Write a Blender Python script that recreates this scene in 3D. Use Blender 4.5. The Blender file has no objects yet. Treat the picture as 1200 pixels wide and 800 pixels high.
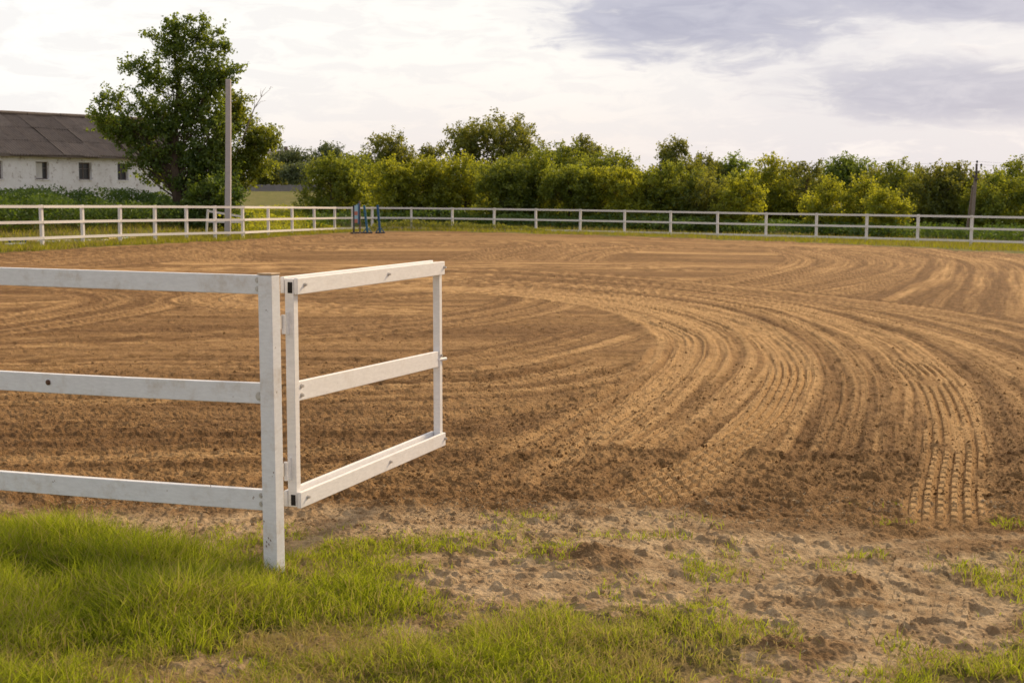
import bpy, math, random
import numpy as np
from math import radians, sin, cos, tan, atan2, pi

S = bpy.context.scene
COL = S.collection
R = np.random.RandomState
rnd = random.Random(7)

# ------------------------------------------------------------------ camera, light, sky
FPX, CAMH, PITCH = 1667.0, 1.77, math.atan(170 / 1667.0)
cam = bpy.data.cameras.new('camera'); cam_o = bpy.data.objects.new('camera', cam); COL.objects.link(cam_o)
cam.sensor_width = 36; cam.lens = FPX / 1200 * 36; cam.clip_start = .1; cam.clip_end = 6000
cam_o.location = (0, 0, CAMH); cam_o.rotation_euler = (pi / 2 - PITCH, 0, 0)
cam.dof.use_dof = True; cam.dof.focus_distance = 9.5; cam.dof.aperture_fstop = 7.5
S.camera = cam_o
S.render.engine = 'CYCLES'
S.cycles.use_denoising = True
S.cycles.max_bounces = 6; S.cycles.transparent_max_bounces = 8
S.view_settings.view_transform = 'Standard'; S.view_settings.look = 'None'
S.view_settings.exposure = 0.22; S.view_settings.gamma = 1.0

SUN_AZ, SUN_EL = radians(36), radians(28)          # azimuth clockwise from +Y
sun = bpy.data.lights.new('sun', 'SUN'); sun.energy = 4.6; sun.angle = radians(12); sun.color = (1, .76, .47)
sun_o = bpy.data.objects.new('sun', sun); COL.objects.link(sun_o)
sun_o.rotation_euler = (pi / 2 - SUN_EL, 0, pi - SUN_AZ)
SD = (sin(SUN_AZ) * cos(SUN_EL), cos(SUN_AZ) * cos(SUN_EL), sin(SUN_EL))


class NT:
    """tiny node-tree helper"""
    def __init__(s, tree): s.t = tree; s.n = tree.nodes; s.l = tree.links
    def put(s, sock, v):
        if isinstance(v, bpy.types.NodeSocket): s.l.new(v, sock)
        elif v is not None: sock.default_value = v
    def node(s, typ, **kw):
        n = s.n.new(typ)
        for k, v in kw.items(): setattr(n, k, v)
        return n
    def m(s, op, a, b=None, c=None, clamp=False):
        n = s.node('ShaderNodeMath', operation=op, use_clamp=clamp)
        s.put(n.inputs[0], a); s.put(n.inputs[1], b); s.put(n.inputs[2], c)
        return n.outputs[0]
    def sm(s, v, a, b):
        n = s.node('ShaderNodeMapRange', interpolation_type='SMOOTHSTEP')
        s.put(n.inputs[0], v); s.put(n.inputs[1], a); s.put(n.inputs[2], b)
        return n.outputs[0]
    def mix(s, f, a, b, bt='MIX'):
        n = s.node('ShaderNodeMix', data_type='RGBA', blend_type=bt)
        s.put(n.inputs[0], f)
        for i, v in ((6, a), (7, b)):
            if isinstance(v, tuple) and len(v) == 3: v = (*v, 1)
            s.put(n.inputs[i], v)
        return n.outputs[2]
    def noise(s, vec, scale, detail=3, rough=.55, dist=0):
        n = s.node('ShaderNodeTexNoise')
        s.put(n.inputs['Vector'], vec); n.inputs['Scale'].default_value = scale
        n.inputs['Detail'].default_value = detail; n.inputs['Roughness'].default_value = rough
        n.inputs['Distortion'].default_value = dist
        return n.outputs['Fac']
    def attr(s, name):
        return s.node('ShaderNodeAttribute', attribute_name=name)
    def comb(s, x, y, z):
        n = s.node('ShaderNodeCombineXYZ')
        s.put(n.inputs[0], x); s.put(n.inputs[1], y); s.put(n.inputs[2], z)
        return n.outputs[0]


def build_world():
    w = bpy.data.worlds.new('World'); S.world = w; w.use_nodes = True
    t = NT(w.node_tree); t.n.clear()
    out = t.node('ShaderNodeOutputWorld'); bg = t.node('ShaderNodeBackground'); bg.inputs[1].default_value = .1
    sky = t.node('ShaderNodeTexSky', sky_type='NISHITA', sun_disc=False)
    sky.sun_elevation = SUN_EL; sky.sun_rotation = SUN_AZ
    sky.air_density = 1.4; sky.dust_density = 2.5
    tc = t.node('ShaderNodeTexCoord'); sx = t.node('ShaderNodeSeparateXYZ'); t.l.new(tc.outputs['Generated'], sx.inputs[0])
    x, y, z = sx.outputs
    az = t.m('MULTIPLY', t.m('ARCTAN2', x, y), 180 / pi)
    el = t.m('MULTIPLY', t.m('ARCSINE', z), 180 / pi)
    big = t.comb(t.m('MULTIPLY', az, .10), t.m('MULTIPLY', el, .42), 0)
    n1 = t.noise(big, 1.0, 5, .6, .3)
    fine = t.comb(t.m('MULTIPLY', az, .38), t.m('MULTIPLY', el, 1.35), 3.1)
    n2 = t.noise(fine, 1.0, 5, .62, .5)
    wob = t.m('ADD', t.m('MULTIPLY', t.m('SUBTRACT', n1, .5), 2.3), t.m('MULTIPLY', t.m('SUBTRACT', n2, .5), 2.6))
    def ell(ca, ce, ra, re):
        a = t.m('DIVIDE', t.m('SUBTRACT', az, ca), ra); e = t.m('DIVIDE', t.m('SUBTRACT', el, ce), re)
        d = t.m('SQRT', t.m('ADD', t.m('MULTIPLY', a, a), t.m('MULTIPLY', e, e)))
        return t.sm(t.m('SUBTRACT', t.m('ADD', 1.0, t.m('MULTIPLY', wob, .78)), d), -.45, .40)
    # a thin bright cloud layer, creamy towards the horizon and away from the sun
    base = t.mix(t.sm(el, 0, 6.5), (.85, .765, .725), (.95, .915, .87))
    side = t.sm(az, 1, 13)
    base = t.mix(t.m('MULTIPLY', side, .62), base, (.66, .65, .71))
    base = t.mix(t.sm(az, -2, -22), base, t.mix(t.sm(el, 0, 5), (.86, .82, .79), (.97, .955, .925)))
    wisp = t.m('MULTIPLY', t.sm(n2, .46, .68), t.m('ADD', .12, t.m('MULTIPLY', side, .5)))
    base = t.mix(wisp, base, (.93, .87, .83))
    base = t.mix(t.m('MULTIPLY', t.sm(n2, .56, .40), .42), base, (.76, .735, .745))
    # grey undersides of the cloud banks on the right, going on up and out of the picture
    over = t.m('MULTIPLY', t.sm(t.m('ADD', el, t.m('MULTIPLY', wob, 4)), 9, 16), t.sm(n1, .40, .60))
    dark = t.m('MAXIMUM', ell(7.4, 7.0, 5.2, 1.7), ell(19.5, 8.0, 7.0, 1.5))
    dark = t.m('MAXIMUM', dark, t.m('MULTIPLY', ell(3.0, 8.5, 3.0, .9), .8))
    dark = t.m('MAXIMUM', dark, t.m('MULTIPLY', ell(17.0, 3.9, 6.8, 1.15), .8))
    dark = t.m('MAXIMUM', dark, t.m('MULTIPLY', over, .7))
    shade = t.mix(t.sm(n2, .3, .7), (.36, .37, .49), (.47, .475, .58))
    base = t.mix(t.m('MULTIPLY', dark, .92), base, shade)
    # brighter round the veiled sun
    dp = t.node('ShaderNodeVectorMath', operation='DOT_PRODUCT'); t.l.new(tc.outputs['Generated'], dp.inputs[0]); dp.inputs[1].default_value = SD
    glow = t.sm(dp.outputs['Value'], .91, 1.0)
    base = t.mix(t.m('MULTIPLY', glow, .8), base, (1.9, 1.65, 1.35))
    base = t.mix(t.sm(el, 12, 60), base, (.46, .46, .50))
    sc = t.node('ShaderNodeVectorMath', operation='SCALE'); t.l.new(base, sc.inputs[0]); sc.inputs['Scale'].default_value = 9.6
    fin = t.mix(.95, sky.outputs[0], sc.outputs[0])
    t.l.new(fin, bg.inputs[0]); t.l.new(bg.outputs[0], out.inputs[0])


build_world()

# ------------------------------------------------------------------ projection helpers (plan of the place)
def ray(px, py):
    r, u = (px - 600) / FPX, (400 - py) / FPX
    return np.array([r, cos(PITCH) + u * sin(PITCH), -sin(PITCH) + u * cos(PITCH)])

def at(px, py, Y):
    d = ray(px, py); k = Y / d[1]
    return np.array([d[0] * k, Y, CAMH + d[2] * k])

def X_of(px, Y):
    return at(px, 230, Y)[0]

def sstep(a, b, x):
    t = np.clip((x - a) / (b - a), 0, 1); return t * t * (3 - 2 * t)

FK = [-700, -200, -60, 48, 284, 368, 392, 436, 482, 530, 579, 628, 732, 841, 957, 1139, 1270, 1500, 2000]
FD = [30, 38, 42, 46, 57.5, 67, 70, 72.6, 73.6, 73.3, 72, 71, 69.5, 67.5, 65, 60, 57, 52, 42]
ZK = [-200, 0, 48, 300, 392, 480, 600, 841, 1139, 1270, 1500]
ZV = [.11, .11, .11, .06, .02, .05, .05, -.15, -.32, -.36, -.4]
YK = [0, 74, 84, 100, 150, 400, 1200, 3000]
YZ = [0, 0, .35, 1.05, 2.25, 6.0, 13, 20]

def dF(px): return np.interp(px, FK, FD)

def z0(X, Y):
    X = np.asarray(X, float); Y = np.asarray(Y, float)
    Yc = np.maximum(Y, .5)
    px = np.clip(600 + FPX * X / Yc, -700, 2000)
    d = dF(px)
    z = np.interp(px, ZK, ZV) * sstep(.25, 1., Y / d)
    z = z * (1 - sstep(75, 110, Y))
    bank = np.interp(px, [-700, 200, 262, 330, 400], [1.0, 1.0, .55, .25, 0])
    z = z + bank * sstep(2, 17, Y - d) * (1 - sstep(85, 115, Y)) * (Y > 0)
    z = z + np.interp(np.hypot(X, Y), YK, YZ)
    return z

def g(px, py):
    d = ray(px, py); z = 0.
    for _ in range(12):
        k = (z - CAMH) / d[2]; p = d * k; z = .5 * z + .5 * float(z0(p[0], p[1]))
    return p[0], p[1]

# ------------------------------------------------------------------ value noise
def _hash(ix, iy, seed):
    h = (ix.astype(np.int64) * 374761393 + iy.astype(np.int64) * 668265263 + seed * 974634777) & 0x7fffffff
    h = ((h ^ (h >> 13)) * 1274126177) & 0x7fffffff
    h = (h ^ (h >> 16)) & 0xffff
    return h / 65535.0

def vn(x, y, seed=0):
    x0 = np.floor(x); y0 = np.floor(y); fx = x - x0; fy = y - y0
    fx = fx * fx * (3 - 2 * fx); fy = fy * fy * (3 - 2 * fy)
    a = _hash(x0, y0, seed); b = _hash(x0 + 1, y0, seed); c = _hash(x0, y0 + 1, seed); d = _hash(x0 + 1, y0 + 1, seed)
    return (a * (1 - fx) + b * fx) * (1 - fy) + (c * (1 - fx) + d * fx) * fy

def fbm(x, y, seed=0, o=3):
    s = 0; a = .5; t = 0
    for i in range(o):
        s = s + a * vn(x, y, seed + i * 17); t += a; a *= .5; x = x * 2.03 + 5.1; y = y * 2.03 + 1.7
    return s / t

def inpoly(X, Y, poly):
    r = np.zeros(X.shape, bool); n = len(poly)
    for i in range(n):
        x1, y1 = poly[i]; x2, y2 = poly[(i + 1) % n]
        if y1 == y2: continue
        c = ((y1 > Y) != (y2 > Y)) & (X < (x2 - x1) * (Y - y1) / (y2 - y1) + x1)
        r ^= c
    return r

# ------------------------------------------------------------------ objects
def props(o, label=None, cat=None, group=None, kind=None):
    for k, v in (('label', label), ('category', cat), ('group', group), ('kind', kind)):
        if v: o[k] = v
    return o

def link(name, me, parent=None, loc=(0, 0, 0), rot=None):
    o = bpy.data.objects.new(name, me); COL.objects.link(o)
    o.parent = parent; o.location = loc
    if rot: o.rotation_euler = rot
    return o

def empty(name, loc, label, cat, group=None, rot=None):
    o = link(name, None, None, loc, rot); o.empty_display_size = .2
    return props(o, label, cat, group)

def np_mesh(name, V, F, mat, smooth=False, attrs=None):
    """V (n,3), F (m,k) all of one size"""
    me = bpy.data.meshes.new(name)
    V = np.ascontiguousarray(V, np.float32); F = np.ascontiguousarray(F, np.int32)
    n, k = F.shape
    me.vertices.add(len(V)); me.vertices.foreach_set('co', V.ravel())
    me.loops.add(n * k); me.loops.foreach_set('vertex_index', F.ravel())
    me.polygons.add(n); me.polygons.foreach_set('loop_start', np.arange(0, n * k, k, dtype=np.int32))
    me.polygons.foreach_set('use_smooth', np.full(n, smooth, bool))
    for an, av in (attrs or {}).items():
        a = me.attributes.new(an, 'FLOAT', 'POINT'); a.data.foreach_set('value', np.ascontiguousarray(av, np.float32))
    me.update(calc_edges=True); me.validate()
    if mat: me.materials.append(mat)
    return me

class MB:
    def __init__(s): s.v = []; s.f = []
    def add(s, vs, fs):
        n = len(s.v); s.v += [tuple(map(float, q)) for q in vs]; s.f += [tuple(i + n for i in q) for q in fs]
    def beam(s, p, q, w, h, up=(0, 0, 1)):
        """box from p to q: w across, h along up"""
        p, q = np.array(p, float), np.array(q, float); d = q - p; d = d / np.linalg.norm(d)
        sd = np.cross(d, up); sd /= np.linalg.norm(sd); u = np.cross(sd, d)
        vs = []
        for c in (p, q):
            for a, b in ((-1, -1), (1, -1), (1, 1), (-1, 1)): vs.append(c + sd * a * w / 2 + u * b * h / 2)
        s.add(vs, [(0, 1, 2, 3), (7, 6, 5, 4), (0, 4, 5, 1), (1, 5, 6, 2), (2, 6, 7, 3), (3, 7, 4, 0)])
        return s
    def box(s, x0, x1, y0, y1, z0_, z1):
        vs = [(x0, y0, z0_), (x1, y0, z0_), (x1, y1, z0_), (x0, y1, z0_), (x0, y0, z1), (x1, y0, z1), (x1, y1, z1), (x0, y1, z1)]
        s.add(vs, [(3, 2, 1, 0), (4, 5, 6, 7), (0, 1, 5, 4), (1, 2, 6, 5), (2, 3, 7, 6), (3, 0, 4, 7)])
        return s
    def tube(s, pts, rad, n=6, caps=True):
        pts = [np.array(p, float) for p in pts]
        rad = rad if hasattr(rad, '__len__') else [rad] * len(pts)
        vs = []; 
        for i, p in enumerate(pts):
            d = pts[min(i + 1, len(pts) - 1)] - pts[max(i - 1, 0)]; d = d / (np.linalg.norm(d) + 1e-9)
            a = np.array([1, 0, 0]) if abs(d[0]) < .8 else np.array([0, 1, 0])
            e1 = np.cross(d, a); e1 /= np.linalg.norm(e1); e2 = np.cross(d, e1)
            for k in range(n):
                t = 2 * pi * k / n; vs.append(p + rad[i] * (cos(t) * e1 + sin(t) * e2))
        fs = []
        for i in range(len(pts) - 1):
            for k in range(n):
                a, b = i * n + k, i * n + (k + 1) % n; fs.append((a, b, b + n, a + n))
        if caps:
            fs.append(tuple(range(n))[::-1]); m = (len(pts) - 1) * n; fs.append(tuple(range(m, m + n)))
        s.add(vs, fs)
        return s
    def build(s, name, mat, parent=None, org=(0, 0, 0), bevel=0, smooth=False, segs=2, **kw):
        me = bpy.data.meshes.new(name)
        me.from_pydata([tuple(np.array(v) - np.array(org)) for v in s.v], [], s.f); me.update()
        if smooth: me.polygons.foreach_set('use_smooth', [True] * len(me.polygons))
        if mat: me.materials.append(mat)
        o = link(name, me, parent)
        if parent is None: o.location = org
        if bevel:
            b = o.modifiers.new('bevel', 'BEVEL'); b.width = bevel; b.segments = segs; b.limit_method = 'ANGLE'
        return props(o, **kw)

# ------------------------------------------------------------------ materials
def material(name, f):
    m = bpy.data.materials.new(name); m.use_nodes = True
    t = NT(m.node_tree); t.n.clear()
    out = t.node('ShaderNodeOutputMaterial')
    t.l.new(f(t), out.inputs[0])
    return m

def principled(t, col, rough=.7, bump=None, bs=.3, bd=.01, spec=.3, metal=0):
    p = t.node('ShaderNodeBsdfPrincipled')
    if isinstance(col, tuple): col = (*col[:3], 1)
    t.put(p.inputs['Base Color'], col); t.put(p.inputs['Roughness'], rough)
    p.inputs['Specular IOR Level'].default_value = spec; p.inputs['Metallic'].default_value = metal
    if bump is not None:
        b = t.node('ShaderNodeBump'); b.inputs['Strength'].default_value = bs; b.inputs['Distance'].default_value = bd
        t.l.new(bump, b.inputs['Height']); t.l.new(b.outputs[0], p.inputs['Normal'])
    return p.outputs[0]

def objco(t): return t.node('ShaderNodeTexCoord').outputs['Object']
def geopos(t): return t.node('ShaderNodeNewGeometry').outputs['Position']

def mat_ground():
    def f(t):
        P = geopos(t)
        grass, comp, dry = t.attr('grass').outputs['Fac'], t.attr('compact').outputs['Fac'], t.attr('dry').outputs['Fac']
        n_big = t.noise(P, .35, 3); n_mid = t.noise(P, 5, 4, .65); n_f = t.noise(P, 48, 5, .75)
        n_g = t.noise(P, 160, 2, .6)
        loose = t.mix(t.sm(n_mid, .3, .72), (.130, .064, .022), (.275, .148, .056))
        packed = t.mix(t.sm(n_mid, .25, .75), (.40, .230, .088), (.66, .405, .180))
        c = t.mix(comp, loose, packed)
        c = t.mix(t.m('MULTIPLY', t.sm(comp, .66, 1.0), .22), c, (.80, .52, .245))
        c = t.mix(t.m('MULTIPLY', t.sm(n_f, .47, .68), t.m('SUBTRACT', .55, t.m('MULTIPLY', comp, .12))), c, (.085, .043, .018))
        c = t.mix(t.m('MULTIPLY', t.sm(n_g, .56, .70), .5), c, (.60, .40, .21))
        c = t.mix(t.m('MULTIPLY', t.sm(n_g, .46, .34), .5), c, (.085, .042, .017))
        c = t.mix(t.m('MULTIPLY', t.sm(n_big, .4, .7), .22), c, (.25, .14, .065))
        dc = t.mix(t.sm(n_mid, .3, .7), (.34, .220, .115), (.66, .485, .290))
        dc = t.mix(t.m('MULTIPLY', t.sm(n_f, .50, .7), .4), dc, (.19, .115, .062))
        c = t.mix(dry, c, dc)
        gc = t.mix(t.sm(n_mid, .3, .7), (.085, .100, .022), (.17, .165, .040))
        gc = t.mix(t.m('MULTIPLY', t.sm(t.noise(P, 1.1, 4, .65), .45, .66), .65), gc, (.25, .195, .085))
        c = t.mix(grass, c, gc)
        bump = t.m('ADD', t.m('MULTIPLY', n_f, 1.0), t.m('MULTIPLY', n_g, .35))
        return principled(t, c, .95, bump, .9, .035, .1)
    return material('ground_soil', f)

def mat_paint(name, tint=(.78, .77, .75), wear=.5):
    def f(t):
        P = objco(t); oi = t.node('ShaderNodeObjectInfo').outputs['Random']
        off = t.node('ShaderNodeVectorMath', operation='ADD'); t.l.new(P, off.inputs[0]); t.l.new(t.comb(t.m('MULTIPLY', oi, 37), t.m('MULTIPLY', oi, 91), 0), off.inputs[1])
        P = off.outputs[0]
        mp = t.node('ShaderNodeMapping'); t.l.new(P, mp.inputs[0]); mp.inputs['Scale'].default_value = (4, 4, 14)
        grain = t.noise(mp.outputs[0], 5, 5, .7)
        c = t.mix(t.sm(grain, .3, .75), tuple(v * .88 for v in tint), tint)
        dirt = t.noise(P, 6, 5, .7)
        c = t.mix(t.m('MULTIPLY', t.sm(dirt, .49, .76), wear), c, (.46, .37, .27))
        chip = t.noise(P, 22, 3, .6)
        c = t.mix(t.m('MULTIPLY', t.sm(chip, .70, .735), min(1, wear * 1.5)), c, (.20, .13, .08))
        return principled(t, c, .55, grain, .25, .004, .35)
    return material(name, f)

def mat_plain(name, col, var=.25, scale=8, rough=.7, spec=.3, bs=.3, metal=0):
    def f(t):
        n = t.noise(objco(t), scale, 4, .65)
        c = t.mix(n, tuple(v * (1 - var) for v in col), tuple(min(1, v * (1 + var)) for v in col))
        return principled(t, c, rough, n, bs, .01, spec, metal)
    return material(name, f)

def mat_leaf(name, dark, light, trans, tw=.45):
    def f(t):
        a = t.attr('tone').outputs['Fac']; oi = t.node('ShaderNodeObjectInfo').outputs['Random']
        c = t.mix(a, dark, light)
        c = t.mix(t.m('MULTIPLY', oi, .25), c, tuple(v * .6 for v in dark))
        d = t.node('ShaderNodeBsdfDiffuse'); t.l.new(c, d.inputs[0])
        tr = t.node('ShaderNodeBsdfTranslucent'); t.l.new(t.mix(a, tuple(v * .55 for v in trans), trans), tr.inputs[0])
        gl = t.node('ShaderNodeBsdfGlossy'); gl.inputs['Roughness'].default_value = .5; gl.inputs[0].default_value = (.8, .9, .8, 1)
        mx = t.node('ShaderNodeMixShader'); mx.inputs[0].default_value = tw
        t.l.new(d.outputs[0], mx.inputs[1]); t.l.new(tr.outputs[0], mx.inputs[2])
        m2 = t.node('ShaderNodeMixShader'); m2.inputs[0].default_value = .03
        t.l.new(mx.outputs[0], m2.inputs[1]); t.l.new(gl.outputs[0], m2.inputs[2])
        return m2.outputs[0]
    return material(name, f)

M_ground = mat_ground()
M_paint = mat_paint('worn_white_paint', (.79, .79, .80), .58)
M_gate = mat_paint('gate_white_paint', (.83, .81, .80), .22)
M_farpaint = mat_paint('far_white_paint', (.74, .70, .67), .25)
M_steel = mat_plain('weathered_bolt_steel', (.55, .52, .49), .25, 60, .45, .5, .1, .5)
M_rust = mat_plain('rusty_steel', (.14, .075, .045), .4, 60, .8)
M_opening_shade = mat_plain('painted_opening_shade', (.02, .018, .016), .2, 10, .9)  # near-black colour stands for the shade inside openings that are not cut
M_endgrain = mat_plain('bare_timber', (.50, .36, .23), .35, 40, .8)

# ------------------------------------------------------------------ ground and arena sand
def catmull(P, n):
    P = [np.array(p, float) for p in P]; P = [2 * P[0] - P[1]] + P + [2 * P[-1] - P[-2]]
    out = []; m = len(P) - 3
    for i in range(n):
        u = i / (n - 1) * m; k = min(int(u), m - 1); t = u - k
        a, b, c, d = P[k:k + 4]
        out.append(.5 * (2 * b + (c - a) * t + (2 * a - 5 * b + 4 * c - d) * t * t + (3 * b - a - 3 * c + d) * t ** 3))
    return np.array(out)

def px_path(pts, n=60): return catmull([g(*p) for p in pts], n)

def sand_edge(px):      # far edge of the sand, as a share of the fence distance
    return np.interp(px, [-700, 0, 400, 600, 900, 1139, 1500], [.92, .945, .975, .945, .945, .90, .88])

GRASS_LUSH = [[(-140, 612), (-20, 618), (60, 622), (180, 648), (300, 668), (400, 676), (490, 688), (505, 702), (400, 722), (330, 742), (200, 752), (90, 770), (-140, 785)]]
GRASS_LOW = [[(380, 800), (400, 770), (470, 752), (560, 728), (640, 708), (700, 706), (770, 722), (850, 738), (890, 752), (880, 772), (820, 806), (700, 818), (480, 822)],
             [(1040, 806), (1070, 790), (1130, 766), (1200, 742), (1340, 720), (1340, 850), (1040, 850)],
             [(-140, 785), (60, 776), (160, 800), (380, 815), (480, 826), (480, 1000), (-300, 1000)]]
GRASS_THIN = [[(170, 622), (300, 628), (420, 622), (600, 616), (622, 632), (560, 648), (500, 664), (470, 680), (330, 664), (220, 650)],
              [(1120, 662), (1160, 648), (1260, 640), (1260, 712), (1140, 706), (1110, 690)],
              [(150, 752), (320, 742), (420, 738), (520, 740), (400, 790), (380, 812), (180, 800)],
              [(440, 700), (520, 708), (600, 712), (520, 730), (440, 736)],
              [(738, 672), (770, 668), (778, 686), (745, 690)],
              [(600, 606), (625, 610), (600, 628), (570, 622)],
              [(835, 642), (875, 640), (878, 654), (838, 656)],
              [(480, 712), (580, 706), (620, 716), (560, 730), (480, 730)]]
W_LUSH = [[g(*p) for p in q] for q in GRASS_LUSH]
W_LOW = [[g(*p) for p in q] for q in GRASS_LOW]
W_THIN = [[g(*p) for p in q] for q in GRASS_THIN]

def build_ground():
    NR, NC = 510, 830
    dense = np.linspace(-.40, .40, NC)
    ang = np.concatenate([np.linspace(-pi, -.44, 36), np.arctan(dense), np.linspace(.44, pi, 36)[:-1]])
    r = np.concatenate([[.4, 1, 2, 3, 3.7, 4.2, 4.6], 1 / np.linspace(1 / 4.9, 1 / 80., NR), np.geomspace(82, 4500, 60)])
    A, RR = np.meshgrid(ang, r)
    X = (RR * np.sin(A)); Y = (RR * np.cos(A)); shp = X.shape
    X = X.ravel(); Y = Y.ravel()
    Z = z0(X, Y)
    px = np.where(Y > .5, 600 + FPX * X / np.maximum(Y, .5), np.where(X > 0, 2000, -700)); px = np.clip(px, -700, 2000)
    d = dF(px)
    jit = (fbm(X * .9, Y * .5, 3) - .5)
    # near edge of the raked sand (about 8 m away), far edge just inside the fence
    near = np.interp(X, [-4, -1, .3, .9, 1.5, 2.2, 5], [8.0, 8.05, 8.0, 7.95, 7.7, 7.35, 7.2]) + .9 * (fbm(X * 1.6, Y * 2.2, 5, 4) - .5)
    far = d * sand_edge(px) + jit * 1.2
    sand = sstep(near - .42, near + .38, Y) * (1 - sstep(far - .35, far + .35, Y))
    sand[(Y < 3)] = 0
    H = np.zeros_like(Z); comp = np.zeros_like(Z)
    idx = np.where(sand > .01)[0]
    x, y = X[idx], Y[idx]
    # base raking: rows running across the picture, gently bowed
    bow = y + .012 * (x + 3) ** 2 * np.exp(-((y - 14) / 9) ** 2) + .6 * (fbm(x * .12, y * .12, 9) - .5)
    fr = np.interp(y, [8, 12, 20, 40, 70], [5.2, 3.6, 2.2, 1.3, .8])
    latw = np.log(np.maximum(bow, 1)) * 26
    h = (fbm(latw * 1.0, x * .10, 11, 2) - .5) * .09 * .55 + (fbm(latw * 3.6, x * .18, 15, 2) - .5) * .045
    cm = .30 + 1.1 * (fbm(latw * .8, x * .06, 21, 2) - .5) + .9 * (fbm(latw * 3.4, x * .10, 22, 2) - .5)
    cm += .9 * (fbm(bow * 2.4, x * .05, 24, 2) - .5) * sstep(18, 32, y)
    hs, cs = h.copy(), cm.copy(); tm = np.zeros(len(x))

    def do_pass(P, w, seed, amp=.05, f=5.0, bright=.55, con=1.0, berm=.03, tread=False, wear=(.2, .42)):
        f *= 2.1; amp *= .38; berm *= .5; con *= .85
        best = np.full(len(x), 1e9); lat = np.zeros(len(x)); arc = np.zeros(len(x)); s0 = 0
        m = w / 2 + .4
        for a, b in zip(P[:-1], P[1:]):
            e = b - a; L = np.hypot(*e)
            if L < 1e-6: continue
            lo = np.minimum(a, b) - m; hi = np.maximum(a, b) + m
            k = np.where((x > lo[0]) & (x < hi[0]) & (y > lo[1]) & (y < hi[1]))[0]
            if len(k):
                qx, qy = x[k] - a[0], y[k] - a[1]
                t = np.clip((qx * e[0] + qy * e[1]) / L / L, 0, 1)
                dx, dy = qx - t * e[0], qy - t * e[1]; dd = np.hypot(dx, dy)
                u = dd < best[k]; kk = k[u]
                best[kk] = dd[u]; lat[kk] = (np.sign(e[0] * dy - e[1] * dx) * dd)[u]; arc[kk] = s0 + t[u] * L
            s0 += L
        edge = w / 2 + .12 * (vn(arc * 1.3, arc * 0, seed + 5) - .5)
        tail = sstep(0, 1.2, arc) * (1 - sstep(s0 - 1.2, s0, arc)) if not tread else 1
        q = (1 - sstep(edge - .10, edge + .06, best)) * tail
        k = np.where(best < w / 2 + .4)[0]
        l, s_ = lat[k], arc[k]
        wv = l + .05 * (vn(s_ * .5, s_ * 0, seed + 1) - .5)
        if tread:
            rows = np.abs(((wv / .075) % 1) - .5) * 2
            row_i = np.floor(wv / .075)
            notch = sstep(.15, .35, np.abs((((s_ + row_i * .06) / .17) % 1) - .5) * 2)
            hh = .028 * sstep(.25, .6, 1 - rows) * (.35 + .65 * notch) - .012
            cc = .72 + (bright if bright < .5 else 0) + .4 * (1 - rows) * notch
        else:
            n1 = fbm(wv * f, s_ * .14, seed, 2); n2 = fbm(wv * f * 2.7, s_ * .4, seed + 3, 2)
            hh = amp * (n1 - .5) * 1.5 + amp * .9 * (n2 - .5)
            hh = hh + (fbm(wv * 14, s_ * 3, seed + 8, 2) - .5) * .03
            cc = bright - .04 + con * (fbm(wv * f * .8, s_ * .07, seed + 7, 2) - .5) * 2.2 + 1.0 * (n2 - .5) \
                + .35 * (fbm(l * 3, s_ * .9, seed + 2, 2) - .5)
            br = np.exp(-((np.abs(l) - w / 2) / .07) ** 2)
            hh = hh + berm * br; cc = cc - .25 * br
        if tread: q = q * sstep(*wear, fbm(arc * 1.1, lat * 3, seed + 4, 2)) * sstep(0, .5, arc) * (1 - sstep(s0 - 1.5, s0, arc))
        qk = q[k]
        if tread: tm[k] = np.maximum(tm[k], qk)
        hs[k] = hs[k] * (1 - qk) + hh * qk + (0 if tread else berm * .6 * np.exp(-((best[k] - w / 2) / .09) ** 2) * (1 - qk))
        cs[k] = cs[k] * (1 - qk) + cc * qk

    P = px_path
    # long far rows beside the fence, then the turns that overlap them
    do_pass(P([(-260, 314), (0, 302), (250, 287), (420, 277), (700, 277), (900, 283), (1100, 292), (1400, 312)]), 3.2, 100, .04, 4, .25, .6)
    do_pass(P([(40, 312), (300, 292), (600, 284), (850, 288), (1060, 298), (1300, 316)]), 4.0, 101, .04, 2.6, .36, .6)
    for i, (a, b, c_, dd) in enumerate([((560, 305), (590, 296), (630, 289), (700, 286)), ((600, 306), (640, 297), (690, 290), (760, 287)), ((655, 307), (680, 297), (730, 291), (800, 289)), ((300, 308), (250, 300), (300, 293), (420, 288))]):
        do_pass(P([a, b, c_, dd]), 2.4, 110 + i, .06, 4.5, .42, .6)
    do_pass(P([(-200, 330), (100, 318), (420, 312), (700, 314), (820, 312)]), 3.0, 120, .06, 2.0, .42, 1.0)
    # far right turns, nested arcs opening to the left
    for i, sh in enumerate((0, 44, 92, 150, 215, 290, 370)):
        do_pass(P([(760 + sh * 1.15, 345 + sh * .06), (880 + sh, 331 + sh * .05), (950 + sh, 316 + sh * .04), (965 + sh, 304 + sh * .03), (930 + sh * .9, 293 + sh * .025)]), 2.3, 130 + i, .06, 5.5, .42, .6)
    do_pass(P([(1075, 362), (1100, 345), (1130, 322), (1125, 302), (1070, 290)]), 2.4, 141, .09, 3, .40, 1.2)
    do_pass(P([(1180, 400), (1185, 360), (1190, 330), (1170, 308), (1100, 294)]), 2.6, 142, .09, 3, .36, 1.2)
    # left: fan of rows that swing round
    do_pass(P([(-200, 372), (40, 362), (260, 352), (430, 345), (560, 332), (620, 324)]), 3.0, 150, .06, 2.2, .40, 1.0)
    do_pass(P([(-100, 395), (60, 374), (160, 352), (90, 338), (-100, 334)]), 2.2, 151, .06, 3, .42, 1.1)
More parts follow.
